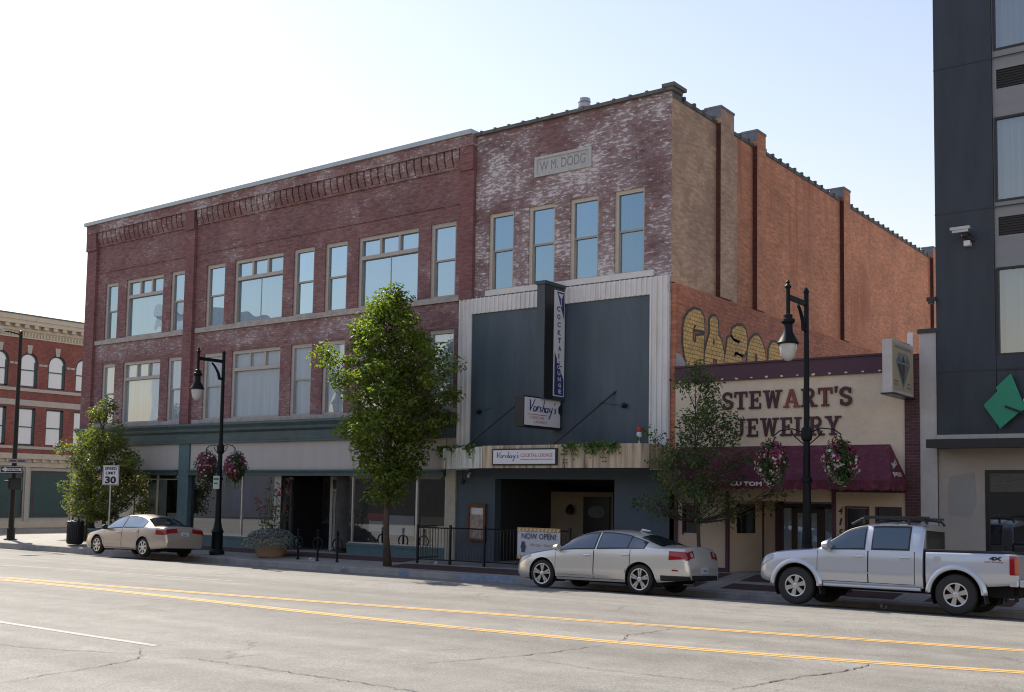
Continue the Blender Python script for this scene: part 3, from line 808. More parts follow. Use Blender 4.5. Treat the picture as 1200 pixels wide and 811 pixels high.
for a, b in ((-43.5, -42.78), (-36.40, -35.84), (-22.03, -21.5)):
    p = MB(); p.box(a, b, YF-.13, YF-.002, (4.82 if b < -22 else 8.42), 12.62); p.box(a-.003, b+.003, YF-.20, YF-.002, 12.62, 13.38)
    p.build('pilaster', M_brick_pier, B1)
c = MB()
c.box(-43.5, -21.5, YF-.22, YF-.003, 13.383, 13.745)
for a, b, n in ((-42.72, -36.44, 19), (-35.78, -22.09, 41)):
    for i in range(n):
        x = a+(b-a)*(i+.5)/n; hw = (b-a)/n*.40
        c.prism([(YF-.15, 13.38), (YF-.004, 13.38), (YF-.004, 12.84), (YF-.03, 12.84), (YF-.14, 13.12)], 'X', x-hw, x+hw)
    c.box(a, b, YF-.055, YF-.005, 12.77, 12.838)
    c.box(a, b, YF-.035, YF-.004, 11.60, 11.68)
c.build('corbel_table', M_brick, B1)
c = MB(); c.box(-43.6, -21.52, YF-.30, YF+.4, 13.75, 13.90); c.build('coping', M_coping, B1)
for a, b in ((-42.74, -36.3), (-35.7, -22.05)):
    s = MB(); s.box(a, b, YF-.07, YF-.004, 8.43, 8.615); s.build('sill', M_stone, B1)
    s = MB(); s.box(a, b, YF-.07, YF-.004, 4.83, 4.975); s.build('sill', M_stone, B1)
for zz, tz in (((8.62, 11.09), 10.36), ((4.98, 7.57), 6.85)):
    for i, (a, b, k) in enumerate(bays+mids):
        fm = M_frame2
        if k: big_window(B1, a, b, zz[0], zz[1], YF, fm, M_pane if zz[0] > 8 else M_paneold, tz=tz, split=(zz[0] > 8 and i > 2))
        else: sash_window(B1, a, b, zz[0], zz[1], YF, fm, M_pane if zz[0] > 8 else M_paneold, fw=.14)
# shopfront cornice, transom panels, glazing
c = MB()
prof = [(YF-.01, 4.82), (YF-.36, 4.80), (YF-.36, 4.72), (YF-.26, 4.60), (YF-.24, 4.50), (YF-.14, 4.42), (YF-.12, 4.12), (YF-.17, 4.10), (YF-.17, 4.04), (YF-.01, 4.04)]
n = len(prof)
c.add([(x, y, z) for x in (-43.55, -22.06) for y, z in prof], [(i, (i+1) % n, n+(i+1) % n, n+i) for i in range(n)]+[tuple(range(n)), tuple(range(2*n-1, n-1, -1))])
c.build('cornice', M_teal, B1)
for a, b in ((-42.7, -36.38), (-35.68, -22.5)):
    t = MB(); t.box(a, b, YF-.05, YF+.05, 3.02, 4.038); t.build('transom_panel', M_creampanel, B1)
    t = MB(); t.box(a, b, YF-.16, YF+.06, 2.80, 3.015); t.box(a, b, YF-.24, YF-.16, 2.95, 3.012); t.build('shopfront_beam', M_teal, B1)
for a, b in ((-43.45, -42.72), (-36.36, -35.70)):
    p = MB(); p.box(a, b, YF-.11, YF+.3, .0, 4.036); p.build('shopfront_pier', M_teallight, B1)
p = MB(); p.box(-22.46, -22.06, YF-.06, YF+.3, .1, 4.036); p.build('shopfront_pier', M_post, B1)
for a, b in ((-42.7, -36.38), (-35.68, -30.36), (-26.9, -22.48)):
    bk = MB(); bk.box(a, b, YF-.02, YF+.16, .0, .5); bk.box(a, b, YF-.05, YF-.02, .44, .515); bk.build('bulkhead', M_teallight, B1)
for x, wd in ((-41.2, .05), (-39.5, .06), (-37.9, .06), (-32.58, .05), (-26.72, .05), (-25.18, .06), (-23.77, .07), (-22.52, .06)): mu = MB(); mu.box(x-wd/2, x+wd/2, YF+.02, YF+.10, .515, 2.8); mu.build('mullion', M_alu, B1)
for a, b, c_, d_ in ((-42.7, -36.38, 2.62, 2.66), (-35.68, -30.7, .516, .56), (-26.9, -22.48, .516, .56)):
    mu = MB(); mu.box(a, b, YF+.03, YF+.09, c_, d_); mu.build('glazing_bar', M_alu, B1)
po = MB(); po.box(-30.72, -30.36, YF-.01, YF+.2, .1, 2.8); po.build('shopfront_post', M_post, B1)
for a, b in ((-42.7, -36.38), (-35.68, -30.72), (-26.9, -22.48)):
    g = MB(); g.quad((a, YF+.058, .515), (b, YF+.058, .515), (b, YF+.058, 2.80), (a, YF+.058, 2.80)); g.build('shop_window', M_shopglass, B1)
# recessed entrance with the cream door
e = MB()
e.quad((-30.36, YF, .1), (-30.0, YF+1.7, .1), (-30.0, YF+1.7, 2.8), (-30.36, YF, 2.8)); e.build('shop_window', M_darkglass, B1)
e = MB(); e.quad((-30.0, YF+1.7, .5), (-28.1, YF+1.7, .5), (-28.1, YF+1.7, 2.8), (-30.0, YF+1.7, 2.8)); e.box(-30, -28.1, YF+1.66, YF+1.7, .1, .5); e.build('shop_window', M_darkglass, B1)
d = MB(); YD = YF+.9
d.box(-28.75, -28.62, YD, YD+.1, .15, 2.8); d.box(-27.86, -27.74, YD, YD+.1, .15, 2.8); d.box(-28.62, -27.86, YD, YD+.1, 2.24, 2.36); d.box(-28.62, -27.86, YD, YD+.1, 2.68, 2.8)
d.box(-28.6, -28.48, YD+.02, YD+.08, .2, 2.22); d.box(-27.99, -27.88, YD+.02, YD+.08, .2, 2.22); d.box(-28.48, -27.99, YD+.02, YD+.08, 2.08, 2.22); d.box(-28.48, -27.99, YD+.02, YD+.08, .2, .5)
do = d.build('door', M_post, B1)
h = MB(); h.tube([(-27.94, YD-.04, 1.05), (-27.94, YD-.04, 1.4)], .015, 6); h.build('handle', M_alu, do)
h = MB(); h.box(-28.48, -27.99, YD+.045, YD+.055, .5, 2.08); h.box(-28.62, -27.86, YD+.045, YD+.055, 2.36, 2.68); h.build('pane', M_darkglass, do)
e = MB(); e.quad((-27.74, YF+.06, .5), (-27.74, YD, .5), (-27.74, YD, 2.8), (-27.74, YF+.06, 2.8)); e.build('shop_window', M_shopglass, B1)
# rooms behind the glass
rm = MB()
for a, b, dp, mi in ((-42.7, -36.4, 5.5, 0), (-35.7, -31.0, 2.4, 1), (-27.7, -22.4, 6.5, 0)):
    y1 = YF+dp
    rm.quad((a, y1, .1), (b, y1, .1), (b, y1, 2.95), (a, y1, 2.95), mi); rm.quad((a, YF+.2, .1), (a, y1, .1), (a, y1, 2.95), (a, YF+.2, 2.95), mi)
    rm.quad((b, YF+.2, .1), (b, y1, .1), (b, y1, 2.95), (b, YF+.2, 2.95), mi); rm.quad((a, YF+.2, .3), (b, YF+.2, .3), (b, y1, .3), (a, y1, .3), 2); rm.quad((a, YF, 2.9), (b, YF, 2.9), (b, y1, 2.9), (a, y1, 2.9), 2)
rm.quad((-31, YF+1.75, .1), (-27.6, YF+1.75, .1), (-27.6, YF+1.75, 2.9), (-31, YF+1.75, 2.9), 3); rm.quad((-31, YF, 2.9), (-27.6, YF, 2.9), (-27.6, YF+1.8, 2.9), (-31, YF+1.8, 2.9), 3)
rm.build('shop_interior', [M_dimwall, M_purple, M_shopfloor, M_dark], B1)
ds = MB(); ds.box(-34.6, -33.4, YF+1.2, YF+1.25, 1.5, 2.6); ds.build('window_display', M_signblue, B1)
for (a, b, c_, d_, mt) in ((-41.1, -39.56, .55, 2.3, M_signwhite), (-39.4, -38.75, .55, 2.55, M_post), (-38.6, -37.95, .6, 2.5, M_signwhite), (-37.8, -37.3, .55, 2.6, M_signwhite), (-37.2, -36.6, .55, 1.3, M_signwhite)):
    ds = MB(); ds.box(a, b, YF+.068, YF+.074, c_, d_); ds.build('window_poster', mt, B1)
for (a, b, c_, d_, mt) in ((-25.95, -25.3, .95, 1.3, M_signwhite), (-25.05, -23.9, .85, 1.5, M_signwhite), (-26.0, -25.25, 1.32, 1.55, M_signred), (-23.6, -22.6, .6, 1.5, M_tanwall)):
    ds = MB(); ds.box(a, b, YF+.068, YF+.074, c_, d_); ds.build('window_poster', mt, B1)

# ================================================================== worn brick building with lounge front
B2 = thing('brick_building', 'narrow three-storey brick building with flaking white paint, carved name stone and long orange side wall', 'building', (-18, 26.3, .2))
rw = [(-20.94, -19.96), (-19.39, -18.4), (-17.85, -16.85), (-16.3, -15.3)]
w = MB()
wall_y(w, -21.497, -14.43, 3.7, 13.70, YF+.002, [(a, b, 8.62, 11.09) for a, b in rw], .2)
w.quad((-21.49, YF+.2, 3.7), (-14.45, YF+.2, 3.7), (-14.45, YF+.2, 13.6), (-21.49, YF+.2, 13.6))
w.build('front_wall', M_brick_worn, B2)
w = MB()
w.quad((-14.43, 30.5, 8.2), (-14.43, 58, 8.2), (-14.43, 58, 13.55), (-14.43, 30.5, 13.55))
w.quad((-21.4, 58, 0), (-14.43, 58, 0), (-14.43, 58, 13.5), (-21.4, 58, 13.5))
so_ = w.build('side_wall', M_side, B2)
w = MB(); w.quad((-14.43, YF, 8.2), (-14.43, 30.5, 8.2), (-14.43, 30.5, 13.55), (-14.43, YF, 13.55)); w.build('side_wall', M_tan, B2)
w = MB(); w.quad((-14.28, YF+.01, 0), (-14.28, 58, 0), (-14.28, 58, 8.2), (-14.28, YF+.01, 8.2)); w.quad((-14.28, YF+.01, 8.2), (-14.28, 58, 8.2), (-14.43, 58, 8.25), (-14.43, YF+.01, 8.25))
w.quad((-14.43, YF+.01, 3), (-14.28, YF+.01, 3), (-14.28, YF+.01, 8.2), (-14.43, YF+.01, 8.2)); w.build('lower_side_wall', M_side_low, B2)
for (a, b, mt) in ((29.05, 29.95, M_tan), (31.65, 32.3, M_side), (39.4, 40.1, M_side), (51.0, 51.6, M_side)):
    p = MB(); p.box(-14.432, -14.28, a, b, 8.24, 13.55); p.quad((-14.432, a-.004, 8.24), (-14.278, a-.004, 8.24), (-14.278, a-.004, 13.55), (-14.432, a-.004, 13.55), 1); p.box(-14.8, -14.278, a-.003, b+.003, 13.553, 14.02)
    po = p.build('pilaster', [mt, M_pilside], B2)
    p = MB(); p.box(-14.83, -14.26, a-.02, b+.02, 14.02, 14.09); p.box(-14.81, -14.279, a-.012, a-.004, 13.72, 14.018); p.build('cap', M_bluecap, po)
c = MB(); z = 13.55
c.tube([(-14.48, YF+.6, 13.58), (-14.48, 58, 13.58)], .10, 6)
for y in np.arange(26.9, 57.8, .62): c.box(-14.59, -14.36, y, y+.09, 13.55, 13.695)
c.box(-21.5, -14.36, YF-.10, YF+.5, 13.70, 13.80)
for x in np.arange(-21.3, -14.5, .55): c.box(x, x+.08, YF-.115, YF+.4, 13.74, 13.83)
c.box(-14.7, -14.30, YF-.13, YF+.62, 13.80, 13.90); c.box(-14.8, -14.425, YF+.01, YF+.60, 13.5, 13.798)
c.build('coping', M_clay, B2)
r = MB(); r.quad((-21.5, YF, 13.2), (-14.45, YF, 13.2), (-14.45, 58, 13.0), (-21.5, 58, 13.0)); r.build('roof', M_roof, B2)
for a, b in rw: sash_window(B2, a, b, 8.62, 11.09, YF, M_frame, M_paneblue, fw=.12, mid=9.89)
s = MB(); s.box(-20.98, -14.95, YF-.09, YF-.003, 8.46, 8.63); s.build('sill', M_whitewood, B2)
pl = MB(); pl.box(-19.17, -17.1, YF-.05, YF-.003, 11.97, 12.04); pl.box(-19.17, -17.1, YF-.05, YF-.003, 12.51, 12.595); pl.box(-19.17, -19.08, YF-.05, YF-.003, 12.04, 12.51); pl.box(-17.19, -17.1, YF-.05, YF-.003, 12.04, 12.51); pl.box(-19.08, -17.19, YF-.02, YF-.003, 12.04, 12.51)
po = pl.build('name_stone', M_plaque, B2)
t = MB(); add_text(t, 'W M. DODG', (-18.98, YF-.024, 12.13), (1, 0, 0), (0, 0, 1), 1.66, .30, 0, 0); t.build('carved_lettering', M_letterdark, po)
# white ribbed surround with the slate blue panel
f = MB()
f.box(-22.02, -14.46, YF-.10, YF-.004, 7.93, 8.42); f.box(-22.02, -21.5, YF-.10, YF-.005, 3.0, 7.93); f.box(-15.0, -14.44, YF-.10, YF-.005, 3.0, 7.93)
x = -22.0
while x < -14.5:
    inside = -21.5 < x < -15.03
    f.box(x, x+.05, YF-.135, YF-.10, 7.935 if inside else 3.05, 8.425); x += .17
f.build('ribbed_surround', M_white, B2)
f = MB(); f.box(-21.5, -15.0, YF-.06, YF-.004, 3.0, 7.93); f.build('front_panel', M_navy, B2)
w = MB(); wall_y(w, -22.04, -14.43, .0, 3.05, YF-.01, [(-20.5, -16.2, -.02, 2.73)], .3); w.build('lower_front_wall', M_navylow, B2)
# deep entrance
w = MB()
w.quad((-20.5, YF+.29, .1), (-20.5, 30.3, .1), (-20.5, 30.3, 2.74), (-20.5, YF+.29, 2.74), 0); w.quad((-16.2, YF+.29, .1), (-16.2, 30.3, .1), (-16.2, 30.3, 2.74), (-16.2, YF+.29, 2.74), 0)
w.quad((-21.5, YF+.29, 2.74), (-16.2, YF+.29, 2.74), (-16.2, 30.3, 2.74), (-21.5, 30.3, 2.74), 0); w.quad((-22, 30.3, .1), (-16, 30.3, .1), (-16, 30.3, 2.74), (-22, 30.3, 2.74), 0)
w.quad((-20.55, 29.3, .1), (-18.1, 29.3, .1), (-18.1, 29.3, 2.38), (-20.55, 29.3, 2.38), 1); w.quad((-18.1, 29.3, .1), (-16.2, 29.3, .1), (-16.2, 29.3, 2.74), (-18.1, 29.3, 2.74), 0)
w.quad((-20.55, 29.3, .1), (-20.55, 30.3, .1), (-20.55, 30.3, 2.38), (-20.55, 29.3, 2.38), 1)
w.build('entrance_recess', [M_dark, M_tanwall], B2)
d = MB(); d.box(-19.17, -18.18, 29.22, 29.27, .2, 2.22); do = d.build('door', M_black, B2)
d = MB(); d.lathe([(.0, 0), (.33, 0), (.33, -.01), (0, -.01)], (-18.66, 29.215, 1.75), 24, 0, 'Y')
d.v = [(-18.66+(x+18.66)*1.0, y, 1.75+(z-1.75)*.6) for x, y, z in d.v]; d.build('emblem', pmat('dim_oval_decal', (.12, .13, .14), .6), do)
d = MB(); d.lathe([(0, 0), (.12, .03), (.15, .16), (.07, .3), (0, .34)], (-19.6, 29.1, 1.65), 12); d.build('wall_lantern', M_black, B2)
# canopy with the weathered fascia
m = MB()
ptop = [(-22.1, YF-.14), (-22.1, 25.72), (-19.95, 25.0), (-14.85, 25.0), (-14.62, 25.05), (-14.5, 25.22), (-14.47, YF-.02)]
m.prism([(x, y) for x, y in ptop], 'Z', 3.04, 3.10, 0)
m.prism([(x+.02, y+.03) for x, y in ptop], 'Z', 3.50, 3.54, 0)
mo = m.build('canopy', M_steel, B2)
def fascia(pts, z0, z1, name, mat):
    q = MB()
    for (a, b) in zip(pts[:-1], pts[1:]):
        q.quad((a[0], a[1], z0), (b[0], b[1], z0), (b[0], b[1], z1), (a[0], a[1], z1)); q.quad((a[0], a[1]+.05, z0), (b[0], b[1]+.05, z0), (b[0], b[1]+.05, z1), (a[0], a[1]+.05, z1))
        q.quad((a[0], a[1], z1), (b[0], b[1], z1), (b[0], b[1]+.05, z1), (a[0], a[1]+.05, z1)); q.quad((a[0], a[1], z0), (b[0], b[1], z0), (b[0], b[1]+.05, z0), (a[0], a[1]+.05, z0))
    return q.build(name, mat, mo)
fascia([(-22.14, YF-.14), (-22.14, 25.69), (-19.98, 24.96)], 3.02, 3.66, 'fascia', M_whitefascia)
fascia([(-19.98, 24.96), (-14.83, 24.96), (-14.60, 25.01), (-14.46, 25.20), (-14.44, YF-.02)], 3.02, 3.68, 'fascia', M_concretewood)
q = MB()
for (x0, zs_) in ((-17.05, (3.17, 3.25, 3.4, 3.5, 3.6)), (-16.95, (3.17, 3.25, 3.4, 3.5, 3.6)), (-15.75, (3.2, 3.3)), (-15.66, (3.2, 3.3)), (-15.75, (3.45,)),):
    for z in zs_: q.lathe([(0, 0), (.02, 0), (.02, -.015), (0, -.02)], (x0, 24.955, z), 8, 0, 'Y')
for z in (3.2, 3.33, 3.46):
    for dx in (0, .09): q.lathe([(0, 0), (.02, 0), (.02, -.015), (0, -.02)], (-21.3+dx, 25.69-.34*(.84+dx)+.09-.02, z), 8, 0, 'Y')
q.build('bolt_heads', M_black, mo)
# stay rods of the canopy
for (a, b) in (((-20.9, 25.3, 3.68), (-19.3, YF-.06, 5.25)), ((-17.6, 25.2, 3.68), (-16.15, YF-.06, 5.25))):
    q = MB(); q.tube([a, b], .025, 6); q.build('stay_rod', M_black, B2)
for x in (-21.1, -15.83):
    q = MB(); q.lathe([(0, 0), (.06, 0), (.08, -.1), (.03, -.2), (0, -.2)], (x, YF-.06, 4.82), 10, 0, 'Y'); q.tube([(x, YF-.2, 4.82), (x-.7 if x > -18 else x+.7, YF-.35, 4.9)], .008, 4); q.build('cable_anchor', M_black, B2)
# graffiti low on the side wall
GR = {'C': [(27.13, 5.66), (26.82, 6.21), (26.71, 6.6), (26.72, 6.96), (26.81, 7.26), (27.04, 7.47), (27.38, 7.61), (27.74, 7.61), (27.94, 7.49), (28.0, 7.24), (28.0, 7.08), (27.39, 7.05), (27.5, 7.16), (27.38, 7.18), (27.29, 7.0), (27.28, 6.74), (27.37, 6.65), (27.51, 6.7), (27.47, 6.84), (27.98, 6.94), (27.96, 6.57), (27.94, 5.67)],
 'A': [(27.99, 5.7), (28.03, 6.42), (28.19, 6.78), (28.35, 7.06), (28.34, 7.44), (28.47, 7.55), (28.71, 7.59), (28.87, 7.51), (28.9, 7.06), (29.14, 6.9), (29.27, 6.57), (29.4, 5.9), (28.88, 5.9), (28.81, 6.32), (28.57, 6.34), (28.44, 5.7)],
 'S': [(29.57, 6.02), (29.27, 6.36), (29.4, 6.58), (29.53, 7.06), (29.74, 7.11), (29.92, 7.02), (30.28, 6.97), (30.44, 7.06), (30.32, 7.1), (29.92, 7.11), (29.79, 7.21), (29.87, 7.38), (30.19, 7.52), (30.55, 7.55), (30.78, 7.46), (30.9, 7.2), (30.87, 6.87), (30.69, 6.7), (30.32, 6.67), (30.17, 6.73), (30.01, 6.67), (29.91, 6.52), (30.21, 6.62), (30.52, 6.59), (30.66, 6.1)],
 'O': [(30.87, 6.1), (30.92, 6.84), (31.1, 7.18), (31.39, 7.36), (31.67, 7.42), (31.96, 7.29), (32.21, 6.99), (32.36, 6.2)],
 'P': [(32.46, 6.2), (32.51, 7.03), (32.71, 7.3), (32.96, 7.35), (33.32, 7.31), (33.58, 7.11), (33.73, 6.3)]}
GH = [[(28.57, 6.94), (28.65, 6.86), (28.64, 6.74), (28.52, 6.75)], [(31.48, 6.22), (31.43, 6.74), (31.56, 6.84), (31.64, 6.72), (31.64, 6.24)], [(32.92, 6.31), (32.98, 6.87), (33.1, 6.33)]]
g = MB(); k = 0
for key, pts in GR.items():
    n = len(pts); area = sum(pts[i][0]*pts[(i+1) % n][1]-pts[(i+1) % n][0]*pts[i][1] for i in range(n)); sg = 1 if area > 0 else -1
    outl = []
    for i in range(n):
        a, b, c = pts[i-1], pts[i], pts[(i+1) % n]
        tx, ty = c[0]-a[0], c[1]-a[1]; l = math.hypot(tx, ty) or 1
        outl.append((b[0]+sg*ty/l*.09, b[1]-sg*tx/l*.09))
    g.ngon([(-14.275+k*.0008, y, z) for y, z in outl], 0); g.ngon([(-14.266, y, z) for y, z in pts], 1); k += 1
for pts in GH: g.ngon([(-14.262, y, z) for y, z in pts], 0)
g.build('graffiti', [M_grafdark, M_yelgraf], B2)
g = MB(); g.ngon([(-14.274, y, z) for y, z in ((26.33, 5.5), (26.33, 6.25), (26.6, 6.22), (27.0, 5.95), (27.5, 5.9), (27.5, 5.5))]); g.build('plaster_patch', M_hotelcol, B2)
v = thing('roof_vent', 'small round metal vent on the roof of the narrow brick building', 'vent', (-18.85, 28.5, 13.15))
q = MB(); q.lathe([(.16, 0), (.16, 1.6), (.21, 1.62), (.21, 1.72), (.17, 1.74), (.17, 1.78), (.21, 1.8), (.19, 1.92), (0, 1.95)], (-18.85, 28.5, 13.15), 14); q.build('pipe', M_galv, v, smooth=True)

# ================================================================== low jewelry shop
B3 = thing('shop_building', 'low single-storey cream stucco shop with burgundy top band and raised maroon letters', 'shop', (-11.2, 26.3, .35))
w = MB(); w.quad((-14.27, YF, 2.2), (-8.06, YF, 2.2), (-8.06, YF, 5.38), (-14.27, YF, 5.38)); w.build('front_wall', M_stew, B3)
w = MB(); w.box(-14.27, -8.06, YF-.06, YF+.3, 5.375, 5.80); w.box(-14.27, -8.06, YF-.10, YF+.35, 5.80, 5.845); w.build('parapet_band', M_burg, B3)
rn = random.Random(3)
for i in range(15):
    q = MB(); x = -14.1+i*.42; s_ = rn.uniform(.03, .055); q.ngon([(x+s_*math.cos(a), YF-.063, 5.41+.5*s_*math.sin(a)+rn.uniform(0, .02)) for a in np.linspace(0, 5.6, 8)]); q.build('paint_flake', M_stew, B3)
r = MB(); r.quad((-14.27, YF+.2, 5.4), (-7.4, YF+.2, 5.4), (-7.4, 58, 5.2), (-14.27, 58, 5.2)); r.build('roof', M_roofwhite, B3)
for word, a, b, z, h in (("STEWART'S", -12.86, -9.34, 4.60, .47), ("JEWELRY", -12.50, -9.62, 3.87, .48)):
    mbs = [MB() for c in word]
    slab_line(word, a, b, z, h, YF-.004, .022, mbs, lambda i: i)
    for i, mb in enumerate(mbs):
        faded = word[0] == 'S' and i in (4, 6)
        lo = mb.build('letter', (M_letterred if i == 4 else M_letterfade) if faded else M_letter, B3)
        if faded: lo['label'] = 'faded reddish letter'
# front below the awning: panels, posts, windows, recessed entrance
Y2 = 27.6
w = MB()
wall_y(w, -14.27, -12.72, .2, 2.4, YF-.002, [(-14.0, -13.55, 1.3, 2.05)], .1)
w.quad((-12.72, YF, .2), (-12.2, Y2, .2), (-12.2, Y2, 2.6), (-12.72, YF, 2.6))
wall_y(w, -9.78, -8.07, .2, 2.45, YF-.002, [(-9.5, -8.98, 1.25, 2.06), (-8.75, -8.2, 1.25, 2.07)], .1)
w.quad((-10.1, Y2, .2), (-9.8, YF, .2), (-9.8, YF, 2.6), (-10.1, Y2, 2.6))
w.quad((-12.2, Y2, .2), (-11.86, Y2, .2), (-11.86, Y2, 2.6), (-12.2, Y2, 2.6))
w.quad((-14.27, YF+.1, 2.6), (-8, YF+.1, 2.6), (-8, Y2, 2.6), (-14.27, Y2, 2.6))
w.build('entrance_panels', M_stewlow, B3)
for x in (-14.27, -12.74, -9.86):
    t = MB(); t.box(x, x+.09, YF-.05, YF+.03, .25, 2.45); t.build('post', M_burg, B3)
for bx_ in ((-14.18, -12.745, YF-.03, YF-.003, .2, .42), (-9.77, -8.07, YF-.03, YF-.003, .2, .45)):
    t = MB(); t.box(*bx_); t.build('skirting', M_burg, B3)
t = MB(); t.box(-9.9, -8.05, YF-.035, YF, 2.45, 2.7); t.build('lintel', M_burg, B3)
for bx_ in ((-12.33, -12.22, Y2-.12, Y2-.02, .3, 2.6), (-11.9, -11.8, Y2-.06, Y2+.02, .3, 2.6)):
    t = MB(); t.box(*bx_); t.build('post', M_burg, B3)
for (a, b) in ((-9.5, -8.98), (-8.75, -8.2), (-14.0, -13.55)):
    t = MB(); t.box(a-.04, a, YF-.02, YF+.05, 1.25, 2.07); t.box(b, b+.04, YF-.02, YF+.05, 1.25, 2.07); t.box(a-.04, b+.04, YF-.02, YF+.05, 2.07, 2.11); t.build('window_frame', M_burg, B3)
for (a, b) in ((-9.5, -8.98), (-8.75, -8.2), (-14.0, -13.55)):
    g = MB(); g.quad((a, YF+.06, 1.25), (b, YF+.06, 1.25), (b, YF+.06, 2.07), (a, YF+.06, 2.07)); g.build('window', M_darkglass, B3)
q = MB(); q.box(-12.62, -12.3, 0, .01, 0, .01)
g = MB(); k0, k1 = .25, .72
def ang(t, off=.012): return (-12.72+.52*t+off, YF+(Y2-YF)*t-off)
(a0, b0), (a1, b1) = ang(k0), ang(k1)
g.quad((a0, b0, 1.33), (a1, b1, 1.33), (a1, b1, 2.1), (a0, b0, 2.1)); g.build('window', M_darkglass, B3)
D3 = MB(); D3.box(-11.8, -10.1, Y2-.03, Y2+.05, .3, .34); D3.box(-11.8, -11.68, Y2-.04, Y2+.05, .3, 2.6); D3.box(-11.45, -11.3, Y2-.04, Y2+.05, .3, 2.05); D3.box(-10.75, -10.55, Y2-.04, Y2+.05, .3, 2.05); D3.box(-10.3, -10.1, Y2-.04, Y2+.05, .3, 2.6); D3.box(-11.7, -10.2, Y2-.04, Y2+.05, 2.02, 2.14); D3.box(-11.3, -10.75, Y2-.04, Y2+.05, 1.9, 2.02); D3.box(-11.3, -10.75, Y2-.04, Y2+.05, .34, .6)
do = D3.build('door', pmat('dark_brown_door', (.05, .033, .026), .5, var=.2), B3)
g = MB(); g.box(-11.7, -10.2, Y2, Y2+.01, .34, 2.6); g.build('pane', M_paneold, do)
bk = MB(); bk.quad((-13, 30, .2), (-9.5, 30, .2), (-9.5, 30, 2.7), (-13, 30, 2.7)); bk.build('shop_interior', M_dark, B3)
t = MB()
for i, ch in enumerate('415'):
    t = MB(); add_text(t, ch, (-9.72+(.03 if ch == '1' else 0), YF-.008, 1.90-.27*i), (1, 0, 0), (0, 0, 1), .05 if ch == '1' else .11, .18, 0, .02, 1, .2); t.build('house_number', M_letter, B3)
# awning
AZ0, AZ1, AY = 2.72, 3.62, 25.0
aw = MB(); X0, X1 = -14.1, -8.42; xr = -8.0
n = 40
top = [(X0+(X1-X0)*i/n) for i in range(n+1)]; bot = [(X0+.2+(xr-X0-.2)*i/n) for i in range(n+1)]
for i in range(n):
    sag0 = .012*math.sin(i*1.9); sag1 = .012*math.sin((i+1)*1.9)
    aw.add([(bot[i], AY, AZ0), (bot[i+1], AY, AZ0), ((bot[i+1]+top[i+1])/2, (AY+YF)/2-.02+sag1, (AZ0+AZ1)/2-.02), ((bot[i]+top[i])/2, (AY+YF)/2-.02+sag0, (AZ0+AZ1)/2-.02), (top[i+1], YF-.01, AZ1), (top[i], YF-.01, AZ1)], [(0, 1, 2, 3), (3, 2, 4, 5)])
aw.add([(X1, YF-.01, AZ1), (xr, AY, AZ0), (xr, YF-.01, AZ0)], [(0, 1, 2)]); aw.add([(X0, YF-.01, AZ1), (X0+.2, AY, AZ0), (X0, YF-.01, AZ0)], [(0, 1, 2)])
ao = aw.build('awning', M_awning, B3)
va = MB(); m_ = 108
fr = [(X0+.2+(xr-X0-.2)*i/m_) for i in range(m_+1)]
va.add([(x, AY-.005+.012*math.sin(i*.7), AZ0) for i, x in enumerate(fr)]+[(x, AY-.02+.02*math.sin(i*.7), AZ0-.20-.035*abs(math.sin(i*math.pi/6))) for i, x in enumerate(fr)], [(i, i+1, m_+1+i+1, m_+1+i) for i in range(m_)])
sidey = [AY+(YF-AY)*i/24 for i in range(25)]
va.add([(xr+.004, y, AZ0) for y in sidey]+[(xr+.006, y, AZ0-.20-.035*abs(math.sin(i*math.pi/6))) for i, y in enumerate(sidey)], [(i, i+1, 25+i+1, 25+i) for i in range(24)])
va.build('valance', M_awning, ao)
t = MB(); add_text(t, 'CU TOM   E', (-11.98, AY-.05, AZ0-.15), (1, 0, 0), (0, 0, 1), 1.15, .105, 0, .04); t.build('awning_lettering', M_letterwhite, ao); t = MB()
e1 = Vector((xr-X1, AY-YF, AZ0-AZ1)); 
add_text(t, 'JEWELRY', (xr+.0, AY+.28, 2.80), (0, 1, 0), (-.42, 0, .9), .66, .14, 0, .035); t.build('awning_lettering', M_letterwhite, ao); t = MB()
t.build('awning_lettering', M_letterwhite, ao) if t.v else None; t = MB(); add_text(t, "Stewart's", (xr-.105, AY+.52, 3.0), (-.10, .85, .21), (-.42, 0, .9), .58, .17, 0, .03, 1, .2)
t.build('awning_lettering', M_letterwhite, ao)
p = MB(); p.box(-8.06, -7.71, YF-.04, YF+.3, .2, 5.78); p.build('brick_pier', M_darkbrick, B3)
p = MB(); p.box(-7.98, -7.85, YF-.05, YF-.03, 5.79, 6.3); p.build('downpipe_head', M_signwhite, B3)

# ================================================================== dark clad hotel
B4 = thing('hotel_building', 'tall dark navy clad building with grey window strip and tan ground floor', 'building', (-4, 26.3, .38))
w = MB(); w.box(-7.71, -7.32, YF-.02, YF+.4, .2, 6.26); w.build('end_column', M_hotelcol, B4)
w = MB(); w.box(-7.74, -7.22, YF-.06, YF+.45, 6.26, 6.36); w.build('column_cap', M_hotel, B4)
w = MB()
ops4 = [(-5.96, -3.6, 5.62, 7.66), (-5.96, -3.6, 9.20, 11.2), (-5.96, -3.6, 12.8, 14.9)]
w.box(-7.30, -5.99, YF-.05, YF+.3, 3.82, 18.5); w.build('cladding', M_hotel, B4)
w = MB(); wall_y(w, -5.985, 4, 7.9, 18.5, YF, [(a, b, c, d) for a, b, c, d in ops4 if c > 9]+[(-5.90, -3.7, 8.40, 8.84), (-5.90, -3.7, 11.88, 12.34)], .12); wall_y(w, -5.985, 4, 7.62, 7.9, YF, [], .1); w.build('grey_strip', M_hotelgrey, B4)
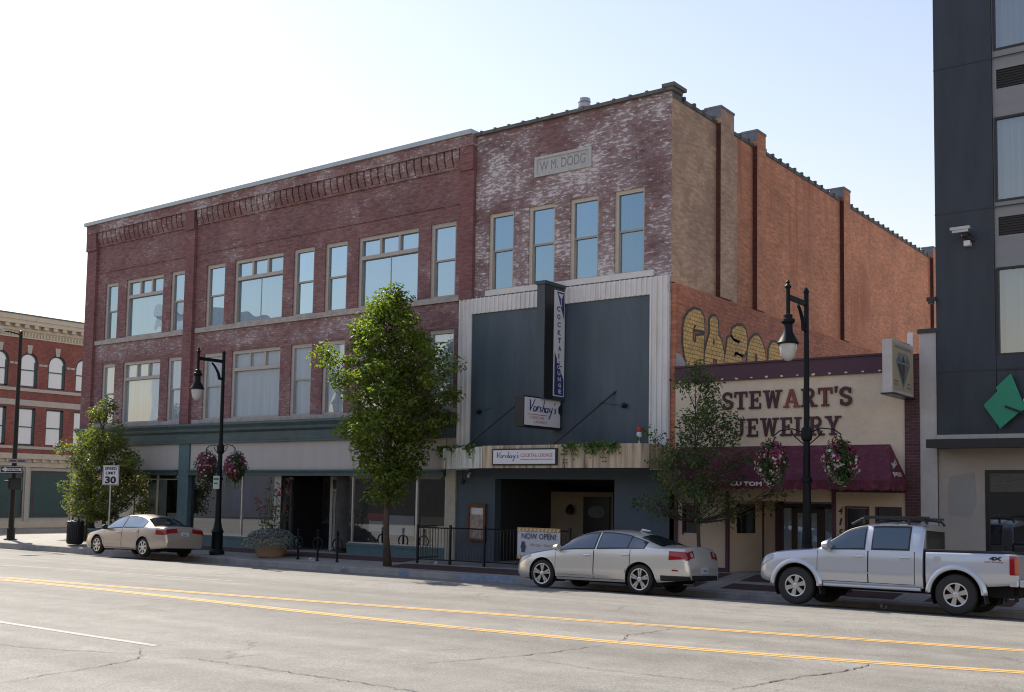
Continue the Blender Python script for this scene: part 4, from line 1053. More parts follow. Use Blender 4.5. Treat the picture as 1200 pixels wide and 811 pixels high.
w = MB(); wall_y(w, -5.985, 4, 3.82, 7.62, YF-.03, [(-5.96, -3.6, 5.62, 7.615)], .12); w.build('cladding', M_hotel, B4)
YB = 33
w = MB(); w.quad((-7.31, YF, 0), (-7.31, YB, 0), (-7.31, YB, 18.5), (-7.31, YF, 18.5)); w.quad((-7.31, YF, 18.5), (4, YF, 18.5), (4, YB, 18.5), (-7.31, YB, 18.5)); w.quad((4, YF, 0), (4, YB, 0), (4, YB, 18.5), (4, YF, 18.5)); w.quad((-7.31, YB, 0), (4, YB, 0), (4, YB, 18.5), (-7.31, YB, 18.5)); w.build('wall', M_hotel, B4)
for z in (9.06, 12.6): 
    j = MB(); j.box(-7.305, 4, YF-.056, YF-.051, z, z+.03); j.build('panel_joint', M_black, B4)
j = MB(); j.box(-7.305, 4, YF-.056, YF-.051, 5.28, 5.31); j.build('panel_joint', M_black, B4)
for i, (a, b, c, d) in enumerate(ops4):
    f = MB(); y = YF-.02; f.box(a, a+.05, y, y+.1, c, d); f.box(b-.05, b, y, y+.1, c, d); f.box(a+.05, b-.05, y, y+.1, c, c+.05); f.box(a+.05, b-.05, y, y+.1, d-.05, d)
    fo = f.build('window', M_black, B4)
    g = MB(); g.quad((a+.05, YF+.034, c+.05), (b-.05, YF+.034, c+.05), (b-.05, YF+.034, d-.05), (a+.05, YF+.034, d-.05)); g.build('pane', M_hotelglass, fo)
    cu = MB(); n = 60
    cu.add([(a+(b-a)*i/n, YF+.22+.04*math.sin(i*1.15)+.015*math.sin(i*2.9), z) for z in (c, d) for i in range(n+1)], [(i, i+1, n+1+i+1, n+1+i) for i in range(n)]); cu.build('curtain', M_curtain, fo, smooth=True)
    if i: pass
for c, d in ((8.40, 8.84), (11.88, 12.34)):
    g = MB(); g.box(-5.90, -3.7, YF+.04, YF+.1, c, d)
    for z in np.arange(c+.03, d, .06): g.box(-5.90, -3.7, YF+.015, YF+.04, float(z), float(z)+.02)
    g.build('vent_grille', M_grille, B4)
l = MB(); l.box(-7.35, 4, 25.55, YF-.05, 3.50, 3.66); l.box(-7.35, 4, 25.5, 25.55, 3.48, 3.68); l.build('ledge', M_black, B4)
s = MB(); s.box(-7.3, 4, YF-.1, YF-.03, 3.662, 3.818); s.build('light_band', M_hotelcol, B4)
w = MB(); wall_y(w, -7.32, 4, .2, 3.5, YF+.03, [(-6.28, -3.2, .95, 3.0)], .2); w.build('ground_floor_wall', M_hoteltan, B4)
q = MB(); q.ngon([(x, YF+.026, z) for x, z in ((-7.06, 2.85), (-6.5, 2.95), (-6.47, 2.2), (-6.6, 1.9), (-7.08, 1.95), (-7.1, 2.4))]); q.build('paint_patch', M_patch, B4)
f = MB(); f.box(-6.28, -6.2, YF+.02, YF+.14, .95, 3.0); f.box(-6.2, -3.2, YF+.02, YF+.14, 2.94, 3.0); f.box(-3.28, -3.2, YF+.02, YF+.14, .95, 2.94)
fo = f.build('window', M_black, B4)
g = MB(); g.box(-6.2, -3.28, YF+.08, YF+.088, .95, 2.94); g.build('pane', M_darkglass, fo)
sh = MB(); sh.box(-6.2, -3.28, YF+.06, YF+.072, 2.5, 2.94); sh.build('roller_blind', pmat('woven_blind', (.10, .095, .09), .9, var=.3, vs=20, stretch=(.3, 1, 2)), fo)
# roof-high light bracket on the edge
q = MB(); q.box(-7.5, -7.29, YF-.12, YF-.06, 7.0, 7.1); q.box(-7.44, -7.33, YF-.2, YF-.08, 6.93, 7.0); q.build('edge_light', M_black, B4)
# ================================================================== red brick corner block across the side street
B5 = thing('brick_building', 'red brick block across the side street with cream bracketed cornice and arched top windows', 'building', (-62, 36, -.15))
XL = -62.0
tops = [(33.83-.56+1.8*k, 33.83+.56+1.8*k) for k in range(-4, 8)]
w = MB(); wall_x(w, XL, 26, 56, 3.4, 11.2, [(a, b, 8.2, 10.28) for a, b in tops]+[(a, b, 4.72, 6.95) for a, b in tops], .18)
for a, b in tops:
    c = (a+b)/2; rr = (b-a)/2
    for sgn, ex in ((-1, a), (1, b)):
        pts = [(XL, ex, 10.28), (XL, ex, 9.72)]+[(XL, c+sgn*rr*math.cos(t), 9.72+rr*math.sin(t)) for t in np.linspace(.12, math.pi/2, 8)]
        w.ngon(pts)
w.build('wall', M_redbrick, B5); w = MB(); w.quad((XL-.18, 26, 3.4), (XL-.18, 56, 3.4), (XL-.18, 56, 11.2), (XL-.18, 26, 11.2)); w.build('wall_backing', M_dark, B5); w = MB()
w.quad((XL-25, 26, -.5), (XL, 26, -.5), (XL, 26, 12), (XL-25, 26, 12)); w.quad((XL-25, 56, -.5), (XL, 56, -.5), (XL, 56, 12), (XL-25, 56, 12)); w.quad((XL-25, 26, -.5), (XL-25, 56, -.5), (XL-25, 56, 12), (XL-25, 26, 12)); w.quad((XL-25, 26, 12), (XL, 26, 12), (XL, 56, 12), (XL-25, 56, 12))
w.build('outer_walls', M_redbrick, B5)
c = MB()
c.box(XL-.1, XL+.10, 25.9, 56.1, 11.1, 11.5); c.box(XL-.1, XL+.22, 25.8, 56.2, 11.5, 11.66); c.box(XL-.1, XL+.58, 25.5, 56.5, 11.86, 12.1); c.box(XL-.1, XL+.66, 25.4, 56.6, 12.1, 12.38); c.box(XL-.1, XL+.20, 25.8, 56.2, 11.66, 11.86)
for y in np.arange(26, 56, .60): c.box(XL+.2, XL+.54, y, y+.26, 11.67, 11.86)
for y in np.arange(26, 56, .2): c.box(XL+.1, XL+.17, y, y+.1, 11.2, 11.42)
c.build('cornice', M_cornice, B5)
c = MB(); c.box(XL-.2, XL+.7, 25.35, 56.65, 12.38, 12.46); c.build('roof_edge', M_teal, B5)
s = MB()
for z0, z1, d in ((7.93, 8.12, .06), (7.08, 7.42, .04), (4.5, 4.66, .06)): s.box(XL, XL+d, 26, 56, z0, z1)
for a, b in tops:
    cc = (a+b)/2
    s.add([(XL+.05, cc-.11, 10.22), (XL+.05, cc+.11, 10.22), (XL+.05, cc+.17, 10.72), (XL+.05, cc-.17, 10.72), (XL, cc-.11, 10.22), (XL, cc+.11, 10.22), (XL, cc+.17, 10.72), (XL, cc-.17, 10.72)], [(0, 1, 2, 3), (0, 4, 5, 1), (1, 5, 6, 2), (2, 6, 7, 3), (3, 7, 4, 0)])
    s.box(XL, XL+.03, a-.34, a-.08, 9.52, 9.64); s.box(XL, XL+.03, b+.08, b+.30, 9.52, 9.64)
s.build('stone_trim', M_pilcream, B5)
for a, b in tops[1:8]:
    cc = (a+b)/2; rr = (b-a)/2
    f = MB(); X = XL-.06
    f.box(X-.06, X, a, a+.08, 8.2, 9.72); f.box(X-.06, X, b-.16, b, 8.2, 9.72); f.box(X-.06, X, a, b, 8.2, 8.27); f.box(X-.05, X+.005, a+.08, b-.16, 9.18, 9.24)
    th = np.linspace(0, math.pi, 15)
    f.add([(X, cc+rr*math.cos(t), 9.72+rr*.98*math.sin(t)) for t in th]+[(X, cc+(rr-.11)*math.cos(t), 9.72+(rr-.11)*.98*math.sin(t)) for t in th], [(i, i+1, 15+i+1, 15+i) for i in range(14)])
    fo = f.build('window', M_greenpanel, B5)
    g = MB(); g.ngon([(X-.04, a+.05, 8.25), (X-.04, b-.1, 8.25)]+[(X-.04, cc+(rr-.05)*math.cos(t), 9.72+(rr-.05)*math.sin(t)) for t in th]); g.build('pane', M_panewhite, fo)
    f = MB(); f.box(X-.06, X, a, a+.07, 4.72, 6.95); f.box(X-.06, X, b-.15, b, 4.72, 6.95); f.box(X-.06, X, a, b, 6.86, 6.95); f.box(X-.06, X, a, b, 4.72, 4.8); f.box(X-.05, X+.005, a+.07, b-.15, 5.78, 5.84)
    fo = f.build('window', M_greenpanel, B5)
    g = MB(); g.box(X-.05, X-.045, a+.05, b-.1, 4.78, 6.9); g.build('pane', M_panewhite, fo)
w = MB(); w.box(XL-.1, XL+.0, 26, 56, -.4, 3.42); w.build('ground_floor', M_pilcream, B5)
c = MB(); c.box(XL, XL+.10, 26, 56, 3.42, 3.72); c.box(XL, XL+.16, 26, 56, 3.72, 3.9); c.box(XL, XL+.34, 25.8, 56.2, 3.9, 4.22); c.box(XL, XL+.05, 26, 56, -.4, .22)
for y in np.arange(26, 56, .55): c.box(XL+.1, XL+.26, y, y+.2, 3.73, 3.9)
c.build('shop_cornice', M_cornice, B5)
for k in range(-3, 6):
    a = 34.32+2.97*k; b = a+2.46
    f = MB(); f.box(XL, XL+.05, a, a+.06, .42, 3.22); f.box(XL, XL+.05, b-.06, b, .42, 3.22); f.box(XL, XL+.05, a+.06, b-.06, 3.16, 3.22); f.box(XL, XL+.05, a+.06, b-.06, .42, .48)
    fo = f.build('shop_panel', M_greenpanel, B5)
    g = MB(); g.box(XL, XL+.02, a+.06, b-.06, .48, 3.16); g.build('panel_board', M_greenpanel, fo)
    g = MB(); e = .14; g.box(XL+.02, XL+.03, a+e, a+e+.05, .6, 3.04); g.box(XL+.02, XL+.03, b-e-.05, b-e, .6, 3.04); g.box(XL+.02, XL+.03, a+e+.05, b-e-.05, 2.99, 3.04); g.box(XL+.02, XL+.03, a+e+.05, b-e-.05, .6, .65); g.build('panel_trim', M_maroontrim, fo)
    p = MB(); p.box(XL, XL+.08, b+.12, b+.38, .22, 3.42); p.build('pilaster', M_pilcream, B5)

# ================================================================== the other side of the street, seen only mirrored in the panes
M_darktan = pmat('brown_render', (.13, .11, .09), .9)
def plain_block(name, label, x0, x1, y0, y1, h, mat, rows):
    b = thing(name, label, 'building', ((x0+x1)/2, y1, 0))
    q = MB(); q.box(x0, x1, y0, y1, -1, h); q.build('wall', mat, b); q = MB(); q.box(x0-.1, x1+.1, y1+.003, y1+.25, h-.5, h+.3); q.build('cornice', mat, b); q = MB(); q.box(x0+.2, x1-.2, y1+.005, y1+.06, -.5, 3.4); q.build('shopfront', M_dark, b)
    g = MB(); x = x0+1
    while x < x1-1.5:
        for z in rows: g.box(x, x+1.3, y1+.01, y1+.03, z, z+1.9)
        x += 2.6
    g.build('window', M_darkglass, b)
    return b
plain_block('street_building', 'low dull brown building on the near side of the street, mirrored in the upper windows', -75, -26, -24, -12, 8.6, M_darktan, (4.6,))
plain_block('street_building', 'low dark brick building on the near side of the street, mirrored in the windows', -25.6, 6, -24, -13, 7.6, M_darkbrick, (4.4,))
plain_block('street_building', 'tall white building on the near side far down the street', -94.7, -87.6, -30, -12, 20.3, M_whitewood, ())
q = MB(); q.box(-50, -47.5, -16, -14.5, 8.6, 10.4); q.box(-58, -56, -17, -15, 8.6, 10); tag(q.build('rooftop_unit', M_galv), 'grey metal cooling unit on the roof of the low dull brown building', 'cooling unit')

# ================================================================== signs on the lounge
s = thing('blade_sign', 'tall narrow vertical black blade sign with blue and white COCKTAIL LOUNGE strip', 'sign', (-18.05, 26.2, 5))
q = MB(); q.box(-18.20, -17.92, 25.16, 26.24, 5.02, 8.36); q.box(-18.24, -17.88, 25.12, 26.24, 8.36, 8.46); q.build('sign_box', M_darkblue, s)
q = MB(); q.box(-17.92, -17.905, 25.18, 25.60, 5.04, 8.34); q.build('side_panel', M_black, s)
X = -17.90; ya, yb, za, zb_ = 25.62, 26.16, 5.14, 8.26
q = MB(); q.box(X-.02, X, ya, yb, za, zb_); fo = q.build('sign_face', M_signwhite, s)
q = MB(); H_ = zb_-za; L_ = yb-ya
q.ngon([(X+.003, ya+.12, zb_-.03), (X+.003, yb-.03, zb_-.03), (X+.003, yb-.03, zb_-.86)]); q.ngon([(X+.003, ya+.04, za+.03), (X+.003, yb-.03, za+.03), (X+.003, yb-.03, za+.5), (X+.003, ya+.04, za+1.3)])
for i, ch in enumerate('COCKTAIL'): add_text(q, ch, (X+.005, ya+.12+.018*i, zb_-.62-.232*i), (0, 1, 0), (0, 0, 1), .17 if ch != 'I' else .05, .155, 0, .035)
q.build('blue_graphics', M_signblue, fo)
q = MB()
for i, ch in enumerate('LOUNGE'): add_text(q, ch, (X+.008, ya+.15+.02*i, za+.98-.178*i), (0, 1, 0), (0, 0, 1), .15, .12, 0, .03)
q.ngon([(X+.006, yb-.36, zb_-.08), (X+.006, yb-.08, zb_-.08), (X+.006, yb-.2, zb_-.24)]); q.ngon([(X+.006, yb-.215, zb_-.24), (X+.006, yb-.185, zb_-.24), (X+.006, yb-.185, zb_-.42), (X+.006, yb-.215, zb_-.42)]); q.ngon([(X+.006, yb-.27, zb_-.42), (X+.006, yb-.13, zb_-.42), (X+.006, yb-.13, zb_-.44), (X+.006, yb-.27, zb_-.44)])
q.build('white_graphics', M_letterwhite, fo)
s = thing('box_sign', 'small square black box sign below the blade sign with white face and blue script lettering', 'sign', (-18.1, 26.2, 4.2))
q = MB(); q.box(-18.34, -18.03, 24.36, 26.24, 4.18, 5.06); q.build('sign_box', M_black, s)
q = MB(); q.box(-18.03, -18.01, 24.40, 26.15, 4.23, 5.02); fo = q.build('sign_face', M_signwhite, s)
q = MB(); script(q, (-18.006, 24.52, 4.63), (0, 1, 0), (0, 0, 1), 1.42, .32, 0, .085); q.build('script_lettering', M_signblue, fo)
q = MB(); q.box(-18.008, -18.004, 24.52, 25.55, 4.535, 4.55); add_text(q, 'COCKTAIL', (-18.005, 24.62, 4.42), (0, 1, 0), (0, 0, 1), .72, .075, 0, 0); add_text(q, 'LOUNGE', (-18.005, 24.86, 4.30), (0, 1, 0), (0, 0, 1), .62, .075, 0, 0); q.build('small_lettering', M_signred, fo)
q = MB(); q.lathe([(0, 0), (.16, 0), (.16, -.12), (0, -.14)], (-18.0, 26.2, 4.75), 14, 0, 'X'); q.build('mount', M_black, s)
s = thing('fascia_sign', 'long low white sign with blue script and red line on the weathered canopy edge', 'sign', (-18.3, 24.95, 3.1))
q = MB(); q.box(-19.55, -17.25, 24.90, 24.955, 3.10, 3.58); q.build('sign_frame', M_black, s)
q = MB(); q.box(-19.50, -17.30, 24.885, 24.90, 3.14, 3.54); fo = q.build('sign_face', M_signwhite, s)
q = MB(); script(q, (-19.42, 24.88, 3.31), (1, 0, 0), (0, 0, 1), .86, .17, 0, .06); q.build('script_lettering', M_signblue, fo)
q = MB(); q.box(-18.50, -17.36, 24.878, 24.884, 3.26, 3.275); add_text(q, 'COCKTAIL LOUNGE', (-18.50, 24.88, 3.335), (1, 0, 0), (0, 0, 1), 1.12, .10, 0, 0); q.build('small_lettering', M_signred, fo)
s = thing('beacon_light', 'small red and white lamp standing on the canopy edge', 'lamp', (-15.2, 25.5, 3.68))
q = MB(); q.lathe([(.02, -.15), (.02, .2), (.07, .2), (.075, .3), (.06, .34)], (-15.0, 25.6, 3.68), 12); q.build('stand', M_signwhite, s)
q = MB(); q.lathe([(.065, .34), (.08, .4), (.065, .47), (0, .5)], (-15.0, 25.6, 3.68), 12); q.build('lens', M_red, s, smooth=True)
s = thing('display_case', 'brown framed menu case on the blue wall left of the lounge entrance', 'notice case', (-21.15, 26.28, .8))
q = MB(); a, b, c_, d_ = -21.52, -20.80, .80, 1.96; q.box(a, a+.07, YF-.11, YF-.012, c_, d_); q.box(b-.07, b, YF-.11, YF-.012, c_, d_); q.box(a+.07, b-.07, YF-.11, YF-.012, d_-.10, d_); q.box(a+.07, b-.07, YF-.11, YF-.012, c_, c_+.07); q.build('case_frame', M_wood, s)
q = MB(); q.box(a+.07, b-.07, YF-.05, YF-.012, c_+.07, d_-.10); fo = q.build('poster', M_poster, s)
q = MB(); q.box(a+.13, b-.13, YF-.055, YF-.05, 1.62, 1.82); q.build('poster_heading', M_signwhite, fo)
s = thing('security_light', 'white twin floodlight with dark dome camera on the blue wall under the canopy corner', 'security light', (-21.6, 26.2, 2.7))
q = MB(); q.lathe([(0, .04), (.07, .02), (.08, -.04), (.05, -.12), (0, -.13)], (-21.72, YF-.12, 2.68), 12); q.tube([(-21.72, YF-.12, 2.72), (-21.72, YF-.12, 3.0)], .02, 6); q.build('dome', M_blackplastic, s, smooth=True)
q = MB(); q.lathe([(0, .05), (.05, .04), (.06, -.03), (.04, -.07), (0, -.07)], (-21.45, YF-.14, 2.82), 10); q.box(-21.5, -21.4, YF-.1, YF-.012, 2.83, 2.93); q.build('floodlight', M_galv, s, smooth=True)

# ---- jewelry blade sign and hotel signs
s = thing('box_sign', 'cream box sign with a faceted diamond emblem on the dark brick pier', 'sign', (-7.9, 26.2, 4.7))
q = MB(); q.box(-8.06, -7.84, 24.66, 26.24, 4.72, 5.95); q.build('sign_box', M_hotelcol, s)
q = MB(); q.box(-7.84, -7.835, 24.70, 26.20, 4.80, 5.89); fo = q.build('sign_face', pmat('yellowed_sign_face', (.38, .34, .23), .5, var=.06), s)
q = MB(); q.tube([(-7.95, 25.0, 5.97), (-7.95, 26.3, 5.99)], .035, 6); q.build('bracket', M_black, s)
q = MB(); q.box(-8.1, -7.8, 24.64, 26.24, 4.68, 4.718); q.build('bottom_rail', M_black, s)
X = -7.830
def dia(pts, m): return [(X, 25.45+u*.52, 5.30+v*.46) for u, v in pts]
q = MB()
q.ngon(dia([(-1.05, .35), (-.6, .85), (.6, .85), (1.05, .35), (0, -1.0)], 0), 0)
q.v = [(X, y, z) for (_, y, z) in q.v]
for pts, m in (([(-.9, .38), (-.55, .75), (-.35, .38)], 1), ([(-.3, .38), (0, .75), (.3, .38)], 2), ([(.35, .38), (.55, .75), (.9, .38)], 1), ([(-.85, .28), (-.35, .28), (-.06, -.75)], 2), ([(-.28, .28), (.28, .28), (0, -.8)], 3), ([(.35, .28), (.85, .28), (.06, -.75)], 1)):
    q.ngon([(X+.003, 25.45+u*.52, 5.30+v*.46) for u, v in pts], m)
q.build('diamond_emblem', [M_letterdark, M_teallight, M_greenpanel, M_maroontrim], fo)
q = MB()
for (y0, z0, w_) in ((24.85, 5.78, 1.2), (24.78, 4.98, .28), (24.80, 4.90, .22), (25.75, 4.97, .2), (25.68, 4.88, .36)):
    x = y0; rr = random.Random(int(y0*100+z0*10))
    while x < y0+w_:
        l = rr.uniform(.025, .05); q.box(X, X+.003, x, x+l, z0, z0+.05); x += l+.014
q.build('small_lettering', M_letterdark, fo)
s = thing('shaped_sign', 'green flat shield-shaped sign with a dark rod hung on the navy hotel wall', 'sign', (-5.8, 26.1, 4.4))
q = MB(); q.prism([(-5.64, 5.17), (-5.41, 4.54), (-5.30, 4.52), (-5.30, 4.38), (-5.51, 4.26), (-5.88, 3.93), (-6.23, 4.47), (-5.93, 4.78), (-5.96, 4.87)], 'Y', 26.08, 26.13); q.build('sign_face', M_green, s)
q = MB(); q.tube([(-5.77, 26.05, 4.43), (-5.30, 26.05, 4.23)], .022, 6); q.build('rod', M_black, s)
q = MB(); q.lathe([(0, 0), (.06, 0), (.06, -.03), (0, -.03)], (-5.32, 26.05, 4.55), 10, 0, 'Y'); q.build('yellow_disc', M_yellow, s)
s = thing('security_camera', 'pale bullet security camera with small box on the navy hotel wall', 'camera', (-6.7, 26.2, 8.4))
q = MB(); q.box(-6.86, -6.42, 25.85, 25.98, 8.56, 8.63); q.box(-6.82, -6.46, 25.87, 25.96, 8.50, 8.56); q.build('camera_body', M_galv, s)
q = MB(); q.box(-6.62, -6.50, 25.96, 26.25, 8.42, 8.52); q.tube([(-6.6, 26.0, 8.47), (-6.45, 26.2, 8.35)], .05, 8); q.box(-6.62, -6.48, 26.1, 26.25, 8.22, 8.34, 1); q.build('camera_bracket', [M_blackplastic, M_signwhite], s)

# ================================================================== street lamps with flower baskets
def street_lamp(label, x, y, z0, htop):
    s = thing('street_lamp', label, 'street lamp', (x, y, z0), 'cast iron street lamps on the pavement')
    q = MB(); q.lathe([(.26, 0), (.26, .12), (.20, .2), (.19, .75), (.22, .8), (.15, .95), (.12, 1.15)], n=16)
    q.build('base', M_pole, s, smooth=True, local=True)
    q = MB(); q.lathe([(.11, 1.12), (.09, 2.6), (.12, 2.62), (.12, 2.7), (.085, 2.72), (.075, 3.55), (.12, 3.6), (.12, 3.85), (.07, 3.9), (.055, htop-.06), (.075, htop-.05), (.05, htop+.02), (0, htop+.08)], n=12)
    q.lathe([(.115, .0), (.13, .02), (.13, .18), (.11, .2)], (0, 0, 3.62), 12)
    q.build('pole', M_pole, s, smooth=True, local=True)
    q = MB(); q.box(-.035, .035, -1.08, -.03, htop-.38, htop-.27)
    q.tube([(0, -.05, htop-.95), (0, -.16, htop-.95), (0, -.22, htop-.75), (0, -.36, htop-.55), (0, -.5, htop-.42)], [.05, .06, .05, .04, .035], 8)
    q.tube([(0, -1.08, htop-.9), (0, -1.08, htop-.1)], .05, 8); q.lathe([(.07, 0), (.08, .04), (.03, .1), (.05, .14), (0, .2)], (0, -1.08, htop-.12), 10)
    q.build('arm', M_pole, s, smooth=True, local=True)
    q = MB(); q.lathe([(.06, 0), (.10, -.02), (.10, -.10), (.15, -.12), (.16, -.18), (.10, -.24), (.11, -.42), (.20, -.58), (.245, -.66), (.235, -.69)], (0, -1.08, htop-.72), 18)
    lo = q.build('luminaire', M_pole, s, smooth=True, local=True)
    q = MB(); q.lathe([(.19, -.69), (.19, -.80), (.155, -.97), (.075, -1.06), (0, -1.08)], (0, -1.08, htop-.72), 18); g = q.build('globe', M_globe, lo, smooth=True, local=True)
    q = MB()
    for sg in (-1, 1):
        q.tube([(sg*.06, 0, 3.72-.12), (sg*.12, 0, 3.78), (sg*.35, 0, 3.86), (sg*.66, 0, 3.82), (sg*.82, 0, 3.70), (sg*.80, 0, 3.64), (sg*.76, 0, 3.67)], .016, 6)
        q.tube([(sg*.08, 0, 3.5), (sg*.3, 0, 3.68), (sg*.38, 0, 3.8)], .014, 6)
    q.build('basket_bracket', M_pole, s, local=True)
    return s
def leaf_quad(mb, p, nrm, up, l, w, m=0):
    u = up.normalized(); r = u.cross(nrm)
    if r.length < 1e-4: r = u.orthogonal()
    r = r.normalized()
    f = nrm.normalized()*l*.12
    mb.add([p-u*l*.5, p+r*w*.5+f, p+u*l*.5, p-r*w*.5+f], [(0, 1, 2, 3)], m)
def rdir(rn):
    while True:
        v = Vector((rn.uniform(-1, 1), rn.uniform(-1, 1), rn.uniform(-1, 1)))
        if .05 < v.length < 1: return v.normalized()
def flower_basket(label, x, y, z, seed, cols, r=.36, h=1.0):
    """z is the height of the bracket tip that it hangs from"""
    rn = random.Random(seed)
    s = thing('flower_basket', label, 'flower basket', (x, y, z), 'flower baskets hanging from the street lamps')
    q = MB(); zr = -.42
    for k in range(3):
        a = 2*math.pi*k/3+.4; q.tube([(0, 0, -.02), (.28*math.cos(a), .28*math.sin(a), zr)], .006, 4)
    q.build('hanger', M_pole, s, local=True)
    q = MB(); q.lathe([(0, -.36), (.14, -.34), (.24, -.2), (.27, 0), (.24, .0)], (0, 0, zr), 14); q.build('bowl', M_bark, s, local=True)
    fo, fl = MB(), MB()
    lob = [rdir(rn)*rn.uniform(.03, .13) for _ in range(9)]
    clump = [rdir(rn) for _ in range(26)]
    skew = Vector((rn.uniform(-.07, .07), rn.uniform(-.07, .07), 0))
    for i in range(2600):
        bloom = i % 10 < 3
        d = (rn.choice(clump)+rdir(rn)*.32).normalized() if bloom else rdir(rn)
        rad = r*(.6+.42*rn.random()**.6); zz = d.z*h*.5*(.7+.35*rn.random())
        taper = 1 if zz > 0 else 1-.42*min(1, -zz/(h*.5))**1.3
        p = Vector((d.x*rad*taper, d.y*rad*taper, zz)) + rn.choice(lob) + skew*(1-zz) + Vector((0, 0, zr-.16))
        n_ = (d+rdir(rn)*.8).normalized()
        if not bloom: leaf_quad(fo, p, n_, (rdir(rn)-Vector((0, 0, .5))), rn.uniform(.05, .12), rn.uniform(.025, .055))
        else:
            m = rn.choice(cols)
            if 1 in cols and cols.count(1) > 1: m = 0 if rn.random() < .5+zz/h*1.3 else 1
            n_ = (d+rdir(rn)*.45).normalized(); t1 = n_.orthogonal().normalized(); t2 = n_.cross(t1); rr = rn.uniform(.022, .05); pc = p+d*.04
            pts = []
            for k in range(10):
                a = 2*math.pi*k/10; q_ = rr*(1 if k % 2 == 0 else .72); pts.append(pc+t1*math.cos(a)*q_+t2*math.sin(a)*q_)
            fl.add([pc-n_*.012]+pts, [(0, k+1, (k+1) % 10+1) for k in range(10)], m)
    for k in range(22):
        a = rn.uniform(0, 6.28); l = rn.uniform(.3, .75)
        for t in range(9):
            p = Vector((r*.7*math.cos(a), r*.7*math.sin(a), zr-.25-l*t/9))+rdir(rn)*.03; leaf_quad(fo, p, Vector((math.cos(a), math.sin(a), .2)), Vector((0, 0, -1))+rdir(rn)*.5, .08, .04)
    fo.build('foliage', M_leafD, s, local=True)['kind'] = 'stuff'
    fl.build('blooms', [M_pink, M_petalwhite, M_purp], s, local=True)['kind'] = 'stuff'
    return s
LZ1, LZ2 = -.02, .02
street_lamp('black cast iron street lamp beside the tan sedan, small green plate on its post', -31.2, 24.2, LZ1, 7.14)
street_lamp('black cast iron street lamp in front of the jewelry shop', -9.68, 24.2, LZ2+.03, 7.12)
flower_basket('pink and purple flower basket hanging left of the lamp by the tan sedan', -31.2-.80, 24.2, LZ1+3.66, 11, [0, 2, 2, 0, 1])
flower_basket('pink and purple flower basket hanging right of the lamp by the tan sedan', -31.2+.80, 24.2, LZ1+3.66, 12, [0, 2, 0, 2, 1])
flower_basket('fuller pink and white flower basket hanging left of the lamp by the jewelry shop', -9.68-.80, 24.2, LZ2+3.69, 13, [0, 1, 1, 2, 1, 0], .35, 1.0)
flower_basket('pink topped white flower basket hanging right of the lamp by the jewelry shop', -9.68+.80, 24.2, LZ2+3.69, 14, [0, 1, 1, 0, 1], .36, 1.0)
q = MB(); q.box(-31.36, -31.02, 24.06, 24.075, 2.28, 2.74); o = q.build('parking_sign', pmat('pale_green_sign', (.36, .45, .40), .5)); tag(o, 'small pale green notice plate strapped to the lamp post by the tan sedan', 'sign')
q = MB(); q.box(-31.32, -31.06, 24.05, 24.06, 2.6, 2.66); q.box(-31.30, -31.12, 24.05, 24.06, 2.45, 2.5); q.build('lettering', M_greenpanel, o)

# ---- corner pole with signs and signal
PX_, PY_ = -45.6, 24.45; pz = walk_z(PX_, PY_)
s = thing('street_light', 'tall dark street light pole at the street corner with cobra head lamp', 'street light', (PX_, PY_, pz))
q = MB(); q.lathe([(.17, 0), (.17, .5), (.12, .55), (.10, 4), (.075, 9.1), (0, 9.14)], n=12); q.box(-.2, .2, -.2, .2, -.02, .05); q.build('pole', M_polewarm, s, smooth=True, local=True)
q = MB(); q.tube([(0, 0, 8.95), (0, -.5, 9.02), (0, -.9, 9.02)], .035, 8); q.build('arm', M_polewarm, s, local=True)
q = MB(); q.tube([(0, -.75, 9.02), (0, -.95, 9.05), (0, -1.3, 9.06), (0, -1.6, 9.02)], [.06, .13, .16, .05], 10); q.build('lamp_head', M_galv, s, smooth=True, local=True)
def facing(o, nx, ny): o.rotation_euler.z = math.atan2(nx, -ny)   # local -Y looks along (nx, ny)
s = thing('one_way_sign', 'black ONE WAY sign with white arrow pointing left on the corner street light pole', 'sign', (PX_+.07, PY_-.16, 2.98)); facing(s, .6, -.8)
q = MB(); q.box(-.50, .50, 0, .01, -.17, .17); q.build('plate', M_black, s, local=True)
q = MB()
for a in ((-.47, .47, -.002, 0, .125, .145), (-.47, .47, -.002, 0, -.145, -.125), (-.47, -.45, -.002, 0, -.125, .125), (.45, .47, -.002, 0, -.125, .125)): q.box(*a)
q.ngon([(-.43, -.003, 0), (-.24, -.003, -.11), (-.24, -.003, .11)]); q.box(-.24, .42, -.003, -.001, -.06, .06); q.build('arrow', M_letterwhite, s, local=True)
q = MB(); add_text(q, 'ONE WAY', (-.18, -.005, -.042), (1, 0, 0), (0, 0, 1), .54, .085, 0, .03); q.build('lettering', M_black, s, local=True)
s = thing('street_name_sign', 'faded street name plate above the one way sign on the corner pole', 'sign', (PX_+.2, PY_-.05, 3.35)); facing(s, .55, -.83)
q = MB(); q.box(-.35, .55, 0, .01, -.09, .09); q.build('plate', pmat('faded_plate', (.30, .26, .26), .6, var=.2), s, local=True)
q = MB(); q.box(-.28, .02, -.003, 0, -.03, .04); q.box(.08, .42, -.003, 0, -.03, .04); q.build('lettering', M_maroontrim, s, local=True)
s = thing('pedestrian_signal', 'black pedestrian signal box on the side of the corner pole', 'traffic signal', (PX_+.32, PY_-.1, 2.35)); facing(s, .8, -.6)
q = MB(); q.box(-.24, .24, 0, .3, -.26, .26); q.box(-.45, -.24, .1, .16, .1, .16); q.build('housing', M_blackplastic, s, local=True, bevel=.02)
